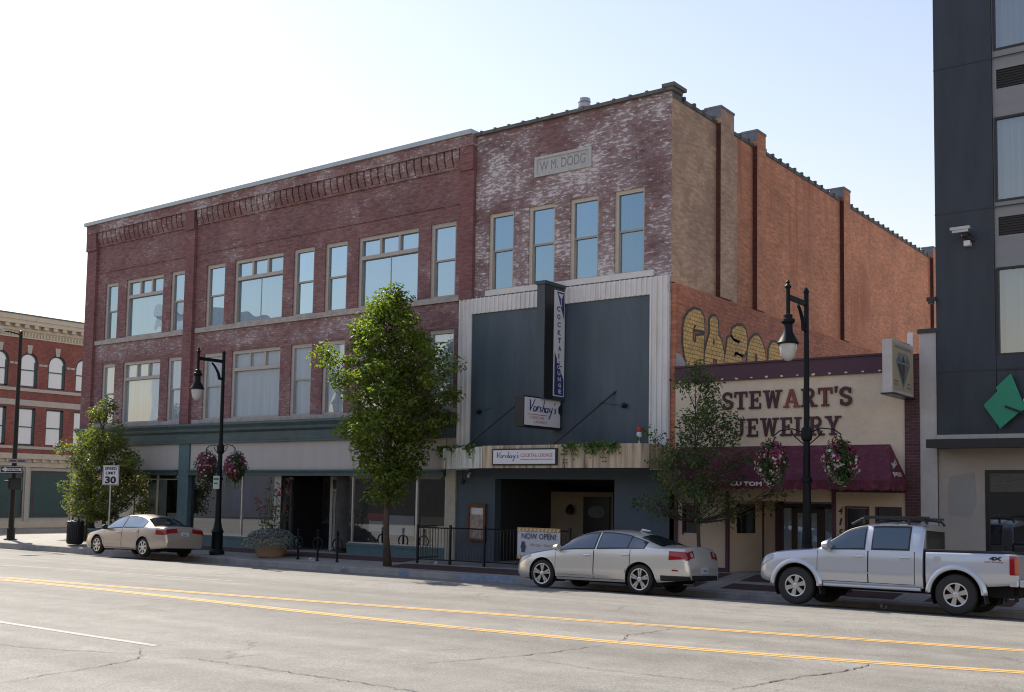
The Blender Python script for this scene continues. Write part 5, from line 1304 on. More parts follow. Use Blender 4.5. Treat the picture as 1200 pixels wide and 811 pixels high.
q = MB(); q.box(-.26, .26, -.12, 0, .24, .27); q.box(-.26, -.24, -.1, 0, -.2, .24); q.box(.24, .26, -.1, 0, -.2, .24); q.build('visor', M_blackplastic, s, local=True)

s = thing('speed_limit_sign', 'white SPEED LIMIT 30 sign on a thin post among the leaves of the leftmost tree', 'sign', (-37.25, 23.8, walk_z(-37, 23.8))); facing(s, .62, -.78)
q = MB(); q.tube([(0, .03, 0), (0, .03, 2.9)], .03, 6); q.build('post', M_galv, s, local=True)
q = MB(); q.box(-.31, .31, 0, .008, 2.42, 3.18); q.build('plate', M_signwhite, s, local=True)
q = MB(); add_text(q, 'SPEED', (-.23, -.004, 3.0), (1, 0, 0), (0, 0, 1), .46, .11, 0, .03); add_text(q, 'LIMIT', (-.19, -.004, 2.83), (1, 0, 0), (0, 0, 1), .38, .11, 0, .03); add_text(q, '30', (-.21, -.004, 2.48), (1, 0, 0), (0, 0, 1), .42, .28, 0, .045)
for a in ((-.29, .29, -.003, -.001, 3.145, 3.16), (-.29, .29, -.003, -.001, 2.44, 2.455), (-.29, -.275, -.003, -.001, 2.455, 3.145), (.275, .29, -.003, -.001, 2.455, 3.145)): q.box(*a)
q.build('lettering', M_black, s, local=True)

# ---- pavement furniture
tz = walk_z(-40.1, 24.1)
s = thing('trash_bin', 'black slatted metal trash bin with arched lid handle left of the tan sedan', 'bin', (-40.1, 24.15, tz))
q = MB(); q.lathe([(.27, .04), (.29, .1), (.31, .8), (.33, .82), (.33, .88)], n=24)
for k in range(28):
    a = 2*math.pi*k/28; q.box(.305*math.cos(a)-.012, .305*math.cos(a)+.012, .305*math.sin(a)-.012, .305*math.sin(a)+.012, .1, .82)
q.build('drum', M_blackplastic, s, local=True)
q = MB(); q.lathe([(.34, .88), (.34, .94), (.25, 1.0), (.12, 1.0), (.12, .95)], n=20); q.tube([(-.25, 0, .96), (-.2, 0, 1.16), (0, 0, 1.24), (.2, 0, 1.16), (.25, 0, .96)], .035, 6); q.build('lid', M_blackplastic, s, local=True)
q = MB(); q.lathe([(.22, -.1), (.24, .62), (.2, .66), (0, .68)], (-42.1, 25.6, walk_z(-42, 25.6)), 14); o = q.build('stone_bollard', M_tanwall); tag(o, 'squat tan stone bollard between the trash bin and the building corner', 'bollard')
s = thing('planter', 'round terracotta coloured planter on the pavement beside the bike racks', 'planter', (-28.7, 24.5, walk_z(-28.7, 24.5)))
q = MB(); q.lathe([(.42, 0), (.47, .06), (.62, .5), (.68, .56), (.68, .64), (.60, .64), (.56, .55), (0, .55)], n=28); q.build('bowl', M_potc, s, local=True, smooth=True)
rn = random.Random(21)
pzt = walk_z(-28.7, 24.5)
s2 = thing('planter_flowers', 'silvery grey trailing plants with tall flowering stems growing in the round planter', 'plant', (-28.7, 24.5, pzt+.55))
fo = MB()
for i in range(2600):
    a = rn.uniform(0, 2*math.pi); rr = .98*math.sqrt(rn.random()); zz = .30*(1-(rr/.98)**2)+rn.uniform(-.08, .12)-(.18*max(0, rr-.65)/.33)
    leaf_quad(fo, Vector((rr*math.cos(a), rr*math.sin(a), zz)), Vector((math.cos(a)*.6, math.sin(a)*.6, 1))+rdir(rn)*.8, rdir(rn), rn.uniform(.06, .12), rn.uniform(.04, .07))
fo.build('foliage', M_leafgrey, s2, local=True)
st, lv, fl = MB(), MB(), MB()
for i in range(16):
    a = rn.uniform(0, 6.28); rr = rn.uniform(.05, .4); h = rn.uniform(.8, 2.1); bx, by = rr*math.cos(a), rr*math.sin(a); tx, ty = bx*2.1+rn.uniform(-.2, .2), by*2.1+rn.uniform(-.2, .2)
    st.tube([(bx, by, .1), ((bx+tx)/2, (by+ty)/2, h*.55), (tx, ty, h)], .008, 4)
    for k in range(12):
        t = rn.uniform(.2, 1); p = Vector((bx+(tx-bx)*t, by+(ty-by)*t, .1+h*t))+rdir(rn)*.12; leaf_quad(lv, p, rdir(rn), rdir(rn), .14, .06)
    for k in range(rn.randint(1, 4)):
        p = Vector((tx, ty, h))+rdir(rn)*.12
        for j in range(5): leaf_quad(fl, p+rdir(rn)*.03, rdir(rn), rdir(rn), .07, .05)
for i in range(60):
    a = rn.uniform(0, 6.28); rr = rn.uniform(.1, .7); p = Vector((rr*math.cos(a), rr*math.sin(a), .34-.2*rr))
    for j in range(3): leaf_quad(fl, p+rdir(rn)*.03, Vector((0, 0, 1))+rdir(rn)*.5, rdir(rn), .06, .05)
for mb_, nm_, mt_ in ((st, 'stems', M_bark), (lv, 'stem_leaves', M_leafC), (fl, 'blooms', M_pink)): mb_.build(nm_, mt_, s2, local=True)['kind'] = 'stuff'
rack0 = None
for x, y, lab in ((-27.2, 24.37, 'black bike rack post with ring, nearest the planter'), (-26.22, 24.33, 'black bike rack post with ring, middle of the three'), (-25.28, 24.3, 'black bike rack post with ring, nearest the tall tree')):
    if rack0 is None:
        rack0 = thing('bike_rack', lab, 'bike rack', (x, y, walk_z(x, y)), 'bike rack posts on the pavement')
        q = MB(); q.lathe([(.06, 0), (.06, .02), (.035, .04), (.035, .84), (.05, .85), (.05, .88), (.03, .9), (.055, .95), (.03, 1.0), (0, 1.01)], n=12); q.build('post', M_pole, rack0, local=True, smooth=True)
        q = MB(); q.tube([(.22*math.cos(t), .0, .55+.20*math.sin(t)) for t in np.linspace(0, 2*math.pi, 25)], .024, 8); q.build('ring', M_pole, rack0, local=True, smooth=True)
    else: copy_tree(rack0, (x, y, walk_z(x, y)), lab)
FY = 25.15
s = thing('metal_fence', 'low black metal picket fence around the lounge patio', 'fence', (-20, FY, .1))
def fence_run(p0, p1):
    q = MB(); L = math.hypot(p1[0]-p0[0], p1[1]-p0[1]); n = int(L/.115)
    P = lambda t: (p0[0]+(p1[0]-p0[0])*t, p0[1]+(p1[1]-p0[1])*t)
    for h0, h1 in ((.12, .15), (1.08, 1.13)):
        a, b = P(0), P(1); za, zb2 = walk_z(*a), walk_z(*b); zm = (za+zb2)/2
        q.tube([(a[0], a[1], zm+(h0+h1)/2), (b[0], b[1], zm+(h0+h1)/2)], .02, 4)
    for i in range(n+1):
        a = P(i/n); q.tube([(a[0], a[1], (walk_z(*P(0))+walk_z(*P(1)))/2+.13), (a[0], a[1], (walk_z(*P(0))+walk_z(*P(1)))/2+1.1)], .0115, 4)
    q.build('fence_panel', M_black, s)
posts = [(-22.62, FY), (-21.3, FY), (-19.98, FY), (-18.66, FY), (-17.35, FY), (-17.0, FY+.1)]
for a, b in zip(posts[:-1], posts[1:]): fence_run(a, b)
fence_run((-22.62, FY), (-22.62, 26.1))
for x, y in posts:
    q = MB(); z = walk_z(x, y); q.box(x-.03, x+.03, y-.03, y+.03, z-.02, z+1.2); q.build('post', M_black, s)
s = thing('banner', 'white NOW OPEN! banner with gold patterned edges tied to the patio fence', 'banner', (-17.9, FY-.06, .4))
b0, b1, bz0, bz1 = -18.72, -17.22, .42, 1.32
q = MB(); n = 16
q.add([(b0+(b1-b0)*i/n, FY-.05-.012*math.sin(i*.9), z) for z in (bz0, bz1) for i in range(n+1)], [(i, i+1, n+2+i, n+1+i) for i in range(n)]); q.build('cloth', M_bannerwhite, s)
q = MB(); q.box(b0, b1, FY-.075, FY-.068, bz1-.11, bz1); q.box(b0, b1, FY-.075, FY-.068, bz0, bz0+.11)
q.build('gold_border', M_bannergold, s)
q = MB()
for i in range(11):
    x = b0+.04+i*.135
    for z, sg in ((bz1-.1, 1), (bz0+.1, -1)): q.ngon([(x, FY-.078, z), (x+.05, FY-.078, z), (x+.09, FY-.078, z+sg*.07), (x+.04, FY-.078, z+sg*.07)])
q.build('border_pattern', M_bannerwhite, s)
q = MB(); add_text(q, 'NOW OPEN!', (b0+.16, FY-.075, 1.0), (1, 0, 0), (0, 0, 1), 1.2, .16, 0, .01); q.lathe([(0, 0), (.06, 0), (.09, -.001), (0, -.002)], (b0+.22, FY-.072, .77), 14, 0, 'Y'); q.box(b0+.16, b0+.28, FY-.075, FY-.073, .62, .92); q.build('lettering', pmat('dark_grey_print', (.06, .06, .09), .6), s)
q = MB()
for (x, w_) in ((.48, .1), (.60, .22), (.84, .12), (.5, .3), (.84, .2)):
    pass
add_text(q, 'Monday - Saturday', (b0+.46, FY-.075, .78), (1, 0, 0), (0, 0, 1), .9, .10, 0, 0, 1, .2); q.build('gold_lettering', M_bannergold, s)
rn = random.Random(5)
for x, y, lab in ((-26.15, 24.0, 'white crumpled paper lying by the bike racks'), (-24.2, 23.45, 'small pale paper scrap in the gutter by the tall tree'), (-21.6, 24.9, 'small paper scrap on the pavement by the patio fence'), (-7.6, 23.2, 'pale paper scrap in the gutter under the pickup')):
    z = walk_z(x, y) if y > 23.6 else road_z(x, y); q = MB()
    for i in range(5):
        p = Vector((x+rn.uniform(-.09, .09), y+rn.uniform(-.05, .05), z+.02+.02*i)); leaf_quad(q, p, Vector((0, 0, 1))+rdir(rn)*.6, rdir(rn), rn.uniform(.1, .2), rn.uniform(.08, .13))
    tag(q.build('paper_litter', M_paper), lab, 'litter', 'litter along the kerb')
# plants rooted in the canopy edge
for i, (x, y, n, lab) in enumerate(((-22.2, 25.9, 160, 'leafy weed hanging over the far left end of the canopy'), (-21.4, 25.6, 110, 'weed on the white canopy corner, left of two'), (-20.5, 25.25, 150, 'weed on the white canopy corner, right of two'), (-16.7, 24.97, 90, 'thin weed on the brown canopy edge right of the canopy sign'), (-16.0, 24.97, 170, 'bushy weed over the bolts of the brown canopy edge'), (-15.5, 24.97, 100, 'small weed on the canopy edge nearest the red lamp'))):
    rn = random.Random(40+i); s = thing('trailing_plant', lab, 'plant', (x, y, 3.62), 'weeds growing on the canopy edge'); q = MB()
    for k in range(n):
        t = rn.random(); p = Vector((rn.gauss(0, .17), -.06-.1*rn.random(), .12*rn.random()-.42*t*t*rn.random())); leaf_quad(q, p, Vector((0, -1, .4))+rdir(rn)*.8, rdir(rn), rn.uniform(.06, .13), rn.uniform(.05, .09))
    q.build('leaves', M_leafvine, s, local=True)['kind'] = 'stuff'
    q = MB()
    for k in range(4): q.tube([(rn.uniform(-.1, .1), .04, -.03), (rn.uniform(-.15, .15), -.06, .05), (rn.uniform(-.2, .2), -.1, -.25)], .006, 4)
    q.build('stems', M_bark, s, local=True)['kind'] = 'stuff'

# ================================================================== trees
def tree(label, x, y, env, trunk_top, tr, nclump, nleaf, lsize, mat, seed, cr=.42, squash=(1, 1), lean=(0, 0)):
    rn = random.Random(seed)
    z0 = walk_z(x, y)
    s = thing('street_tree', label, 'tree', (x, y, z0), 'young trees along the pavement')
    zs_ = [e[0] for e in env]; rs = [e[1] for e in env]; ztop = zs_[-1]
    q = MB()
    tp = []
    for i in range(9):
        t = i/8; tp.append((lean[0]*t+.05*math.sin(3*t+seed), lean[1]*t+.05*math.cos(2.3*t+seed), ztop*.86*t))
    q.tube([(0, 0, -.05)]+tp[1:], [tr*1.35]+[tr*(1-.85*(i/8)) for i in range(1, 9)], 9)
    def trunk_at(z):
        t = min(max(z/(ztop*.86), 0), 1)*8; i = min(int(t), 7); f = t-i
        return Vector(tp[i]).lerp(Vector(tp[i+1]), f)
    lv = MB()
    centres = []
    for k in range(nclump):
        for _ in range(20):
            z = rn.uniform(zs_[0], ztop)
            r = lerp_tab(z, zs_, rs)
            if rn.random() < (r/max(rs))**1.3+.04: break
        a = rn.uniform(0, 2*math.pi); rho = r*math.sqrt(rn.uniform(.06, 1))
        rho *= .86+.22*math.sin(a*3+z*1.7+seed)+.10*math.sin(a*7-z*3)
        centres.append((Vector((rho*math.cos(a)*squash[0]+lean[0]*.7, rho*math.sin(a)*squash[1]+lean[1]*.7, z)), r))
    for c, r in centres:
        d = Vector((c.x, c.y, 0)); zb_ = max(trunk_top, c.z-.45*d.length-rn.uniform(.2, .7))
        b = trunk_at(min(zb_, ztop*.8)); m_ = b.lerp(c, .55)+Vector((0, 0, -.08*d.length))+rdir(rn)*.08
        th = tr*.09+.010*d.length
        q.tube([b, m_, c], [th, th*.6, .005], 5)
        for t_ in range(3):
            q.tube([m_.lerp(c, rn.uniform(.1, .9)), c+rdir(rn)*cr*.8], [.007, .003], 3)
        n = int(nleaf*rn.uniform(.5, 1.4)); out = (c-Vector((0, 0, c.z*.9))).normalized() if c.length > .1 else Vector((0, 0, 1))
        e = Vector((rn.uniform(.75, 1.3), rn.uniform(.75, 1.3), rn.uniform(.6, .95)))*cr
        for i in range(n):
            g = rdir(rn)*rn.random()**.45
            p = c+Vector((g.x*e.x, g.y*e.y, g.z*e.z))
            nn = (Vector((0, 0, 1))*.8+g*.6+rdir(rn)*.8).normalized()
            up = (g+rdir(rn)*.9+Vector((0, 0, -.25))).normalized(); up = (up-nn*up.dot(nn))
            if up.length < .05: continue
            l = lsize*rn.uniform(.65, 1.3)
            leaf_quad(lv, p, nn, up, l, l*.58)
    q.build('trunk', M_bark, s, local=True, smooth='all')
    lv.build('crown', mat, s, local=True)
    return s
tree('full dense green tree standing before the wide brick building, tallest of the three', -23.03, 24.25, [(1.75, .25), (2.4, .6), (3.2, 1.1), (4.2, 1.75), (5.2, 2.15), (6.0, 2.15), (6.8, 1.8), (7.5, 1.25), (8.1, .65), (8.5, .1)], 1.55, .105, 200, 125, .135, M_leafA, 4, .42, lean=(-.15, 0))
tree('loose yellowing tree at the left end of the brick building', -38.9, 24.75, [(1.1, .8), (1.5, 1.9), (2.2, 2.2), (3.1, 1.95), (4.1, 1.5), (4.9, .95), (5.4, .5), (5.75, .1)], 1.0, .09, 140, 85, .135, M_leafB, 9, .42, squash=(1.32, .62), lean=(-.55, 0))
tree('sparse small-leaved tree in front of the jewelry shop', -12.75, 24.85, [(1.45, .6), (1.75, 1.7), (2.5, 1.75), (3.3, 1.35), (4.0, .95), (4.6, .65), (5.1, .35), (5.45, .08)], 1.45, .06, 105, 56, .105, M_leafC, 15, .38, squash=(1.08, 1), lean=(-.12, 0))
# ================================================================== cars
class Car:
    """a body lofted from side profiles; local x runs from nose to tail, the kerb-away side is -y"""
    def __init__(s, P, axles, rw, arch):
        s.P = {k: (np.array([a[0] for a in v], float), np.array([a[1] for a in v], float)) for k, v in P.items()}
        s.axles = axles; s.rw = rw; s.arch = arch
    def g(s, k, x):
        X, Y = s.P[k]
        # smooth (monotone-ish) interpolation
        i = int(np.clip(np.searchsorted(X, x)-1, 0, len(X)-2))
        h = X[i+1]-X[i]; t = min(max((x-X[i])/h, 0), 1)
        def slope(j):
            if j <= 0 or j >= len(X)-1: return (Y[min(j+1, len(X)-1)]-Y[max(j-1, 0)])/(X[min(j+1, len(X)-1)]-X[max(j-1, 0)])
            a = (Y[j]-Y[j-1])/(X[j]-X[j-1]); b = (Y[j+1]-Y[j])/(X[j+1]-X[j])
            return 0 if a*b <= 0 else 2*a*b/(a+b)
        m0, m1 = slope(i), slope(i+1)
        return float((2*t**3-3*t*t+1)*Y[i]+(t**3-2*t*t+t)*h*m0+(-2*t**3+3*t*t)*Y[i+1]+(t**3-t*t)*h*m1)
    def bottom(s, x):
        z = s.g('zb', x)
        for a in s.axles:
            d = abs(x-a)
            if d < s.arch: z = max(z, s.rw+math.sqrt(s.arch**2-d*d))
        return z
    def pt(s, x, v, side):
        zs = s.g('zs', x)
        if v <= 1:
            zb = min(s.bottom(x), zs-.02); z = zb+(zs-zb)*v
            lo = s.g('zb', x); u = min(max((z-lo)/(zs-lo), 0), 1)
            wm, w2 = s.g('wm', x), s.g('ws', x)
            y = lerp_tab(u, [0, .12, .35, .6, .78, .9, 1], [wm-.07, wm-.025, wm, wm-.004, wm-(wm-w2)*.25, wm-(wm-w2)*.55, w2])
        elif v <= 2:
            t = v-1; y0, y1, z1 = s.g('ws', x), s.g('wt', x), s.g('ze', x)
            y = y0+(y1-y0)*t+.02*math.sin(math.pi*t)*min(1, (z1-zs)/.2); z = zs+(z1-zs)*t
        else:
            t = v-2; ze, zt = s.g('ze', x), s.g('zt', x); w = s.g('wt', x)
            y = w*(1-t); z = ze+(zt-ze)*(1-max(0, 1-t)**2.2)
        return Vector((x, side*y, z))
    VS = [0, .06, .14, .24, .36, .48, .6, .7, .8, .9, 1, 1.25, 1.5, 1.75, 2, 2.06, 2.15, 2.3, 2.5, 2.75, 3]
    def body(s, x0, x1, step=.05, extra=()):
        xs_ = set(np.round(np.arange(x0, x1, step), 4))|{x0, x1}|set(extra)
        for a in s.axles:
            for d in np.linspace(-1, 1, 25):
                q_ = a+s.arch*math.sin(d*math.pi/2)
                if x0 < q_ < x1: xs_.add(float(q_))
        for k in ('zt', 'zs'):
            for q_ in s.P[k][0]:
                if x0 < q_ < x1: xs_.add(float(q_))
        xs_ = sorted(xs_); xs_ = [x for i, x in enumerate(xs_) if i == 0 or x-xs_[i-1] > .004]
        row = []
        for x in xs_: row.append([s.pt(x, v, -1) for v in s.VS]+[s.pt(x, v, 1) for v in reversed(s.VS[:-1])])
        mb = MB(); n = len(row[0])
        mb.add([p for r in row for p in r], [(i*n+k, i*n+k+1, (i+1)*n+k+1, (i+1)*n+k) for i in range(len(xs_)-1) for k in range(n-1)])
        mb.ngon(row[0]); mb.ngon(list(reversed(row[-1])))
        return mb
    def patch(s, mb, fn, na, nb, off, side=-1, m=0):
        """fn(a,b) -> (x,v); a patch of the body surface pushed out by off"""
        vs = []
        for i in range(na+1):
            for j in range(nb+1):
                x, v = fn(i/na, j/nb); p = s.pt(x, v, side); e = .004
                dx = s.pt(x+e, v, side)-s.pt(x-e, v, side); dv = s.pt(x, min(v+e, 3), side)-s.pt(x, max(v-e, 0), side)
                nn = dx.cross(dv)
                if nn.length < 1e-9: nn = Vector((0, side, 0))
                nn.normalize()
                if nn.dot(p-Vector((x, 0, .55))) < 0: nn = -nn
                vs.append(p+nn*off)
        mb.add(vs, [(i*(nb+1)+j, i*(nb+1)+j+1, (i+1)*(nb+1)+j+1, (i+1)*(nb+1)+j) for i in range(na) for j in range(nb)], m)
def V(s, x, z):
    """v of the side surface at height z"""
    zs = s.g('zs', x)
    if z <= zs:
        zb = min(s.bottom(x), zs-.02); return max(0, (z-zb)/(zs-zb))
    return min(1.98, 1+(z-zs)/max(.01, s.g('ze', x)-zs))
def make_wheel(par, x, y, rw, rr, width, spokes, style, rimmat):
    """y is the outer face; outward is the sign of y"""
    sg = -1 if y < 0 else 1
    def Y(d): return y-sg*d
    q = MB(); q.lathe([(rr*.55, sg*-(width-.03)), (rr*.9, sg*-.12), (rr*.62, sg*-.05), (0, sg*-.05)], (x, y, rw), 20, 0, 'Y'); w = q.build('wheel', M_liner, par, local=True, smooth=True)
    q = MB(); q.lathe([(rr*.98, sg*-width), (rw-.03, sg*-width), (rw, sg*-(width-.04)), (rw+.002, sg*-width*.5), (rw, sg*-.04), (rw-.025, sg*-.008), (rw-.07 if rw-.07 > rr else rr+.01, sg*.004), (rr*1.0, sg*-.012), (rr*.98, sg*-.04)], (x, y, rw), 40, 0, 'Y', False)
    q.build('tyre', M_tyre, w, local=True, smooth=True)
    q = MB()
    q.lathe([(rr*1.0, sg*-.03), (rr*1.0, sg*-.008), (rr*.90, sg*-.012), (rr*.89, sg*-.06)], (x, y, rw), 36, 0, 'Y', False)
    q.lathe([(rr*.24, sg*-.05), (rr*.22, sg*-.012), (rr*.1, sg*-.005), (0, sg*-.005)], (x, y, rw), 20, 0, 'Y')
    for k in range(spokes):
        a0 = 2*math.pi*k/spokes+.3
        offs = (-.13, .13) if style == 'split' else (0,)
        for o_ in offs:
            w0, w1 = (.055, .05) if style == 'split' else ((.085, .13) if style == 'fat' else (.07, .09))
            def C(r_, a, d): return (x+r_*math.cos(a), Y(d), rw+r_*math.sin(a))
            r0, r1 = rr*.18, rr*.93; aa, ab = a0+o_*.35, a0+o_*1.25
            p = [(r0, aa, w0), (r1, ab, w1)]
            vs = []
            for d in (.014, .055):
                for (r_, a, w_) in p:
                    hx, hy = -math.sin(a)*w_*rr*1.7, math.cos(a)*w_*rr*1.7
                    for sgn in (-1, 1):
                        b = C(r_, a, d); vs.append((b[0]+sgn*hx*.5*2, b[1], b[2]+sgn*hy*.5*2))
            q.add(vs, [(0, 1, 3, 2), (4, 6, 7, 5), (0, 2, 6, 4), (1, 5, 7, 3), (2, 3, 7, 6)])
    q.build('rim', rimmat, w, local=True)
    return w
def window(C, par, xa, xb, va, vb, mat, off=.008, trim=True, name='side_window', trimmat=None, glass=None):
    for side in (-1, 1):
        q = MB(); C.patch(q, lambda a, b: (xa+(xb-xa)*a, va+(vb-va)*b), 14, 5, off, side)
        o = q.build(name, mat, par, local=True, smooth='all')
        if trim:
            q = MB(); e = .03; C.patch(q, lambda a, b: (xa-e+(xb-xa+2*e)*a, max(1.0, va-.07)+(min(2.02, vb+.08)-max(1.0, va-.07))*b), 14, 5, off-.004, side); q.build('window_surround', trimmat or M_blackplastic, o, local=True, smooth='all')
def glasspatch(C, par, xa, xb, ta, name, mat, off=.007):
    q = MB()
    for side in (-1, 1): C.patch(q, lambda a, b: (xa+(xb-xa)*a, 2+ta+(1-ta)*b), 10, 8, off, side)
    return q.build(name, mat, par, local=True, smooth='all')
def door(C, par, xa, xb, paint, hx, zlo=None, vtop=.995, handle=M_chrome):
    for side in (-1, 1):
        q = MB()
        lo = zlo or .30
        f = lambda a, b: (xa+(xb-xa)*a, (lambda x: V(C, x, max(lo, C.bottom(x)+.03))+(vtop-V(C, x, max(lo, C.bottom(x)+.03)))*b)(xa+(xb-xa)*a))
        C.patch(q, f, 22, 14, .006, side, 0)
        e = .012
        f2 = lambda a, b: (xa-e+(xb-xa+2*e)*a, (lambda x: V(C, x, max(lo-.012, C.bottom(x)+.018))+(vtop-V(C, x, max(lo-.012, C.bottom(x)+.018)))*b)(xa-e+(xb-xa+2*e)*a))
        C.patch(q, f2, 22, 14, .0025, side, 1)
        o = q.build('door', [paint, M_liner], par, local=True, smooth='all')
        zz = C.g('zs', hx)-.12; p = C.pt(hx, V(C, hx, zz), side)
        h = MB(); y = p.y+side*.03; h.tube([(hx-.11, p.y+side*.008, zz), (hx-.08, y, zz+.005), (hx+.08, y, zz+.01), (hx+.11, p.y+side*.008, zz+.005)], [.012, .018, .018, .012], 8); h.build('handle', handle, o, local=True, smooth=True)
def mirror(C, par, x, paint, z=None, s_=1.):
    for side in (-1, 1):
        p = C.pt(x, 1.05, side); q = MB()
        c = Vector((x+.02, p.y+side*.14, p.z+.06*s_))
        prof = []
        for t, r_ in ((-.11, .02), (-.08, .06), (0, .085), (.05, .085), (.055, .02)): prof.append((t, r_*s_))
        q.tube([(c.x+t, c.y, c.z) for t, r_ in prof], [r_ for t, r_ in prof], 10)
        q.v = [(vx, c.y+(vy-c.y)*1.25, vz) for vx, vy, vz in q.v]
        q.tube([(x, p.y, p.z+.0), (c.x, c.y, c.z-.03)], .03, 6, 1)
        q.build('wing_mirror', [paint, M_blackplastic], par, local=True, smooth=True)
def liners(C, par, hw):
    for a in C.axles:
        n = 18; R_ = C.arch-.004
        for side in (-1, 1):
            q = MB()
            y0, y1 = side*(hw-.03), side*(hw-.50)
            ring = [(a+R_*math.cos(t), C.rw+R_*math.sin(t)) for t in np.linspace(-.45, math.pi+.45, n)]
            q.add([(x, y0, z) for x, z in ring]+[(x, y1, z) for x, z in ring], [(i, i+1, n+i+1, n+i) for i in range(n-1)]+[tuple(range(n, 2*n))])
            q.build('wheel_arch', M_liner, par, local=True)
def place(root, x, y, roll=-.045, pitch=None):
    root.location = (x, y, 0)
    root.rotation_euler = (roll, -.008, 0)

def plate(par, x, z, w_=.31, blue=True, face=1):
    q = MB(); q.box(x, x+.012, -w_/2, w_/2, z, z+.155); o = q.build('licence_plate', M_plate, par, local=True)
    q = MB(); q.box(x+.012, x+.014, -w_/2+.06, w_/2-.06, z+.055, z+.10); q.build('plate_print', M_plateprint, o, local=True)

# ---------------------------------------------------------------- champagne sedan
P = dict(
 zt=[(0, .60), (.04, .70), (.2, .80), (.55, .89), (1.2, 1.0), (1.6, 1.22), (2.0, 1.395), (2.35, 1.452), (2.75, 1.462), (3.2, 1.425), (3.55, 1.345), (3.9, 1.235), (4.2, 1.145), (4.45, 1.13), (4.70, 1.12), (4.76, 1.05), (4.81, .88), (4.84, .76), (4.86, .66)],
 zs=[(0, .50), (.04, .60), (.25, .72), (.7, .82), (1.2, .90), (1.7, .925), (2.5, .955), (3.3, .995), (3.9, 1.025), (4.3, 1.035), (4.68, 1.03), (4.76, .95), (4.81, .80), (4.84, .70), (4.86, .60)],
 ze=[(0, .53), (.04, .64), (.25, .76), (.7, .86), (1.2, .945), (1.6, 1.16), (1.95, 1.325), (2.3, 1.385), (2.7, 1.395), (3.1, 1.365), (3.5, 1.275), (3.9, 1.15), (4.15, 1.085), (4.4, 1.075), (4.68, 1.065), (4.76, .985), (4.81, .83), (4.84, .72), (4.86, .62)],
 wt=[(0, .42), (.04, .54), (.25, .66), (.7, .76), (1.2, .79), (1.6, .685), (2.0, .60), (2.7, .585), (3.3, .585), (3.7, .63), (4.15, .74), (4.5, .76), (4.72, .70), (4.80, .66), (4.86, .58)],
 ws=[(0, .50), (.04, .62), (.2, .755), (.55, .85), (1.2, .885), (2.5, .895), (3.7, .895), (4.3, .865), (4.6, .81), (4.76, .745), (4.82, .71), (4.86, .65)],
 wm=[(0, .56), (.04, .68), (.2, .805), (.5, .89), (.95, .925), (2.4, .915), (3.7, .928), (4.2, .905), (4.55, .855), (4.76, .79), (4.82, .75), (4.86, .69)],
 zb=[(0, .27), (.3, .21), (1, .22), (2.4, .235), (3.7, .25), (4.3, .30), (4.86, .37)])
C = Car(P, (.93, 3.667), .335, .395)
s = thing('parked_car', 'champagne silver four-door sedan parked in front of the lounge entrance', 'car', (0, 0, 0), 'vehicles parked along the kerb')
C.body(0, 4.86).build('body', M_champ, s, local=True, smooth='all')
q = MB(); q.box(.35, 4.2, -.78, .78, .20, .34); q.box(.25, 4.6, -.6, .6, .33, .62); q.build('underbody', M_liner, s, local=True)
liners(C, s, .92)
door(C, s, 1.33, 2.40, M_champ, 2.24, .30); door(C, s, 2.425, 3.40, M_champ, 3.28, .30)
window(C, s, 1.36, 2.40, 1.12, 1.90, M_carglass, trimmat=M_blackplastic); window(C, s, 2.50, 3.30, 1.12, 1.90, M_carglass); window(C, s, 3.33, 3.74, 1.12, 1.86, M_carglass)
glasspatch(C, s, 1.24, 1.97, .05, 'windscreen', M_carglass); glasspatch(C, s, 3.52, 4.17, .06, 'rear_window', M_carglass)
mirror(C, s, 1.42, M_champ)
for side in (-1, 1):
    q = MB(); C.patch(q, lambda a, b: (4.40+.38*a, (lambda x: V(C, x, .80+.03*a)+(V(C, x, 1.0-.01*a)-V(C, x, .80+.03*a))*b)(4.40+.38*a)), 12, 6, .010, side); C.patch(q, lambda a, b: (4.765+.045*a, (lambda x: V(C, x, .80)+(2.36-V(C, x, .80))*b)(4.765+.045*a)), 6, 12, .010, side); q.build('tail_light', M_tail, s, local=True, smooth='all')
    q = MB(); C.patch(q, lambda a, b: (4.775+.025*a, 2.1+.16*b), 4, 4, .014, side); q.build('reversing_light', M_lampclear, s, local=True, smooth='all')
    q = MB(); C.patch(q, lambda a, b: (.14+.40*a, (lambda x: V(C, x, C.g('zs', x)-.13+.07*a)+(1-.02-V(C, x, C.g('zs', x)-.13+.07*a))*b)(.14+.40*a)), 10, 5, .008, side); q.build('headlight', M_lampclear, s, local=True, smooth='all')
    q = MB(); C.patch(q, lambda a, b: (4.48+.14*a, (lambda x: V(C, x, .555)+(V(C, x, .59)-V(C, x, .555))*b)(4.48+.14*a)), 4, 2, .006, side); q.build('reflector', M_tail, s, local=True)
    q = MB(); C.patch(q, lambda a, b: (4.20+.655*a, (lambda x: V(C, x, .33)+(V(C, x, .45)-V(C, x, .33))*b)(4.20+.655*a)), 16, 4, .008, side); q.build('lower_bumper', M_blackplastic, s, local=True, smooth='all')
    q = MB(); C.patch(q, lambda a, b: (1.36+1.95*a, (lambda x: V(C, x, .345)+(V(C, x, .37)-V(C, x, .345))*b)(1.36+1.95*a)), 10, 2, .012, side); q.build('sill_trim', M_chrome, s, local=True, smooth='all')
q = MB(); q.box(4.84, 4.875, -.62, .62, .36, .47); q.build('lower_bumper', M_blackplastic, s, local=True, bevel=.01)
plate(s, 4.862, .50)
q = MB(); q.tube([(3.15, 0, 1.42), (3.2, 0, 1.47), (3.42, 0, 1.45)], [.02, .035, .015], 6); q.build('aerial', M_champ, s, local=True, smooth=True)
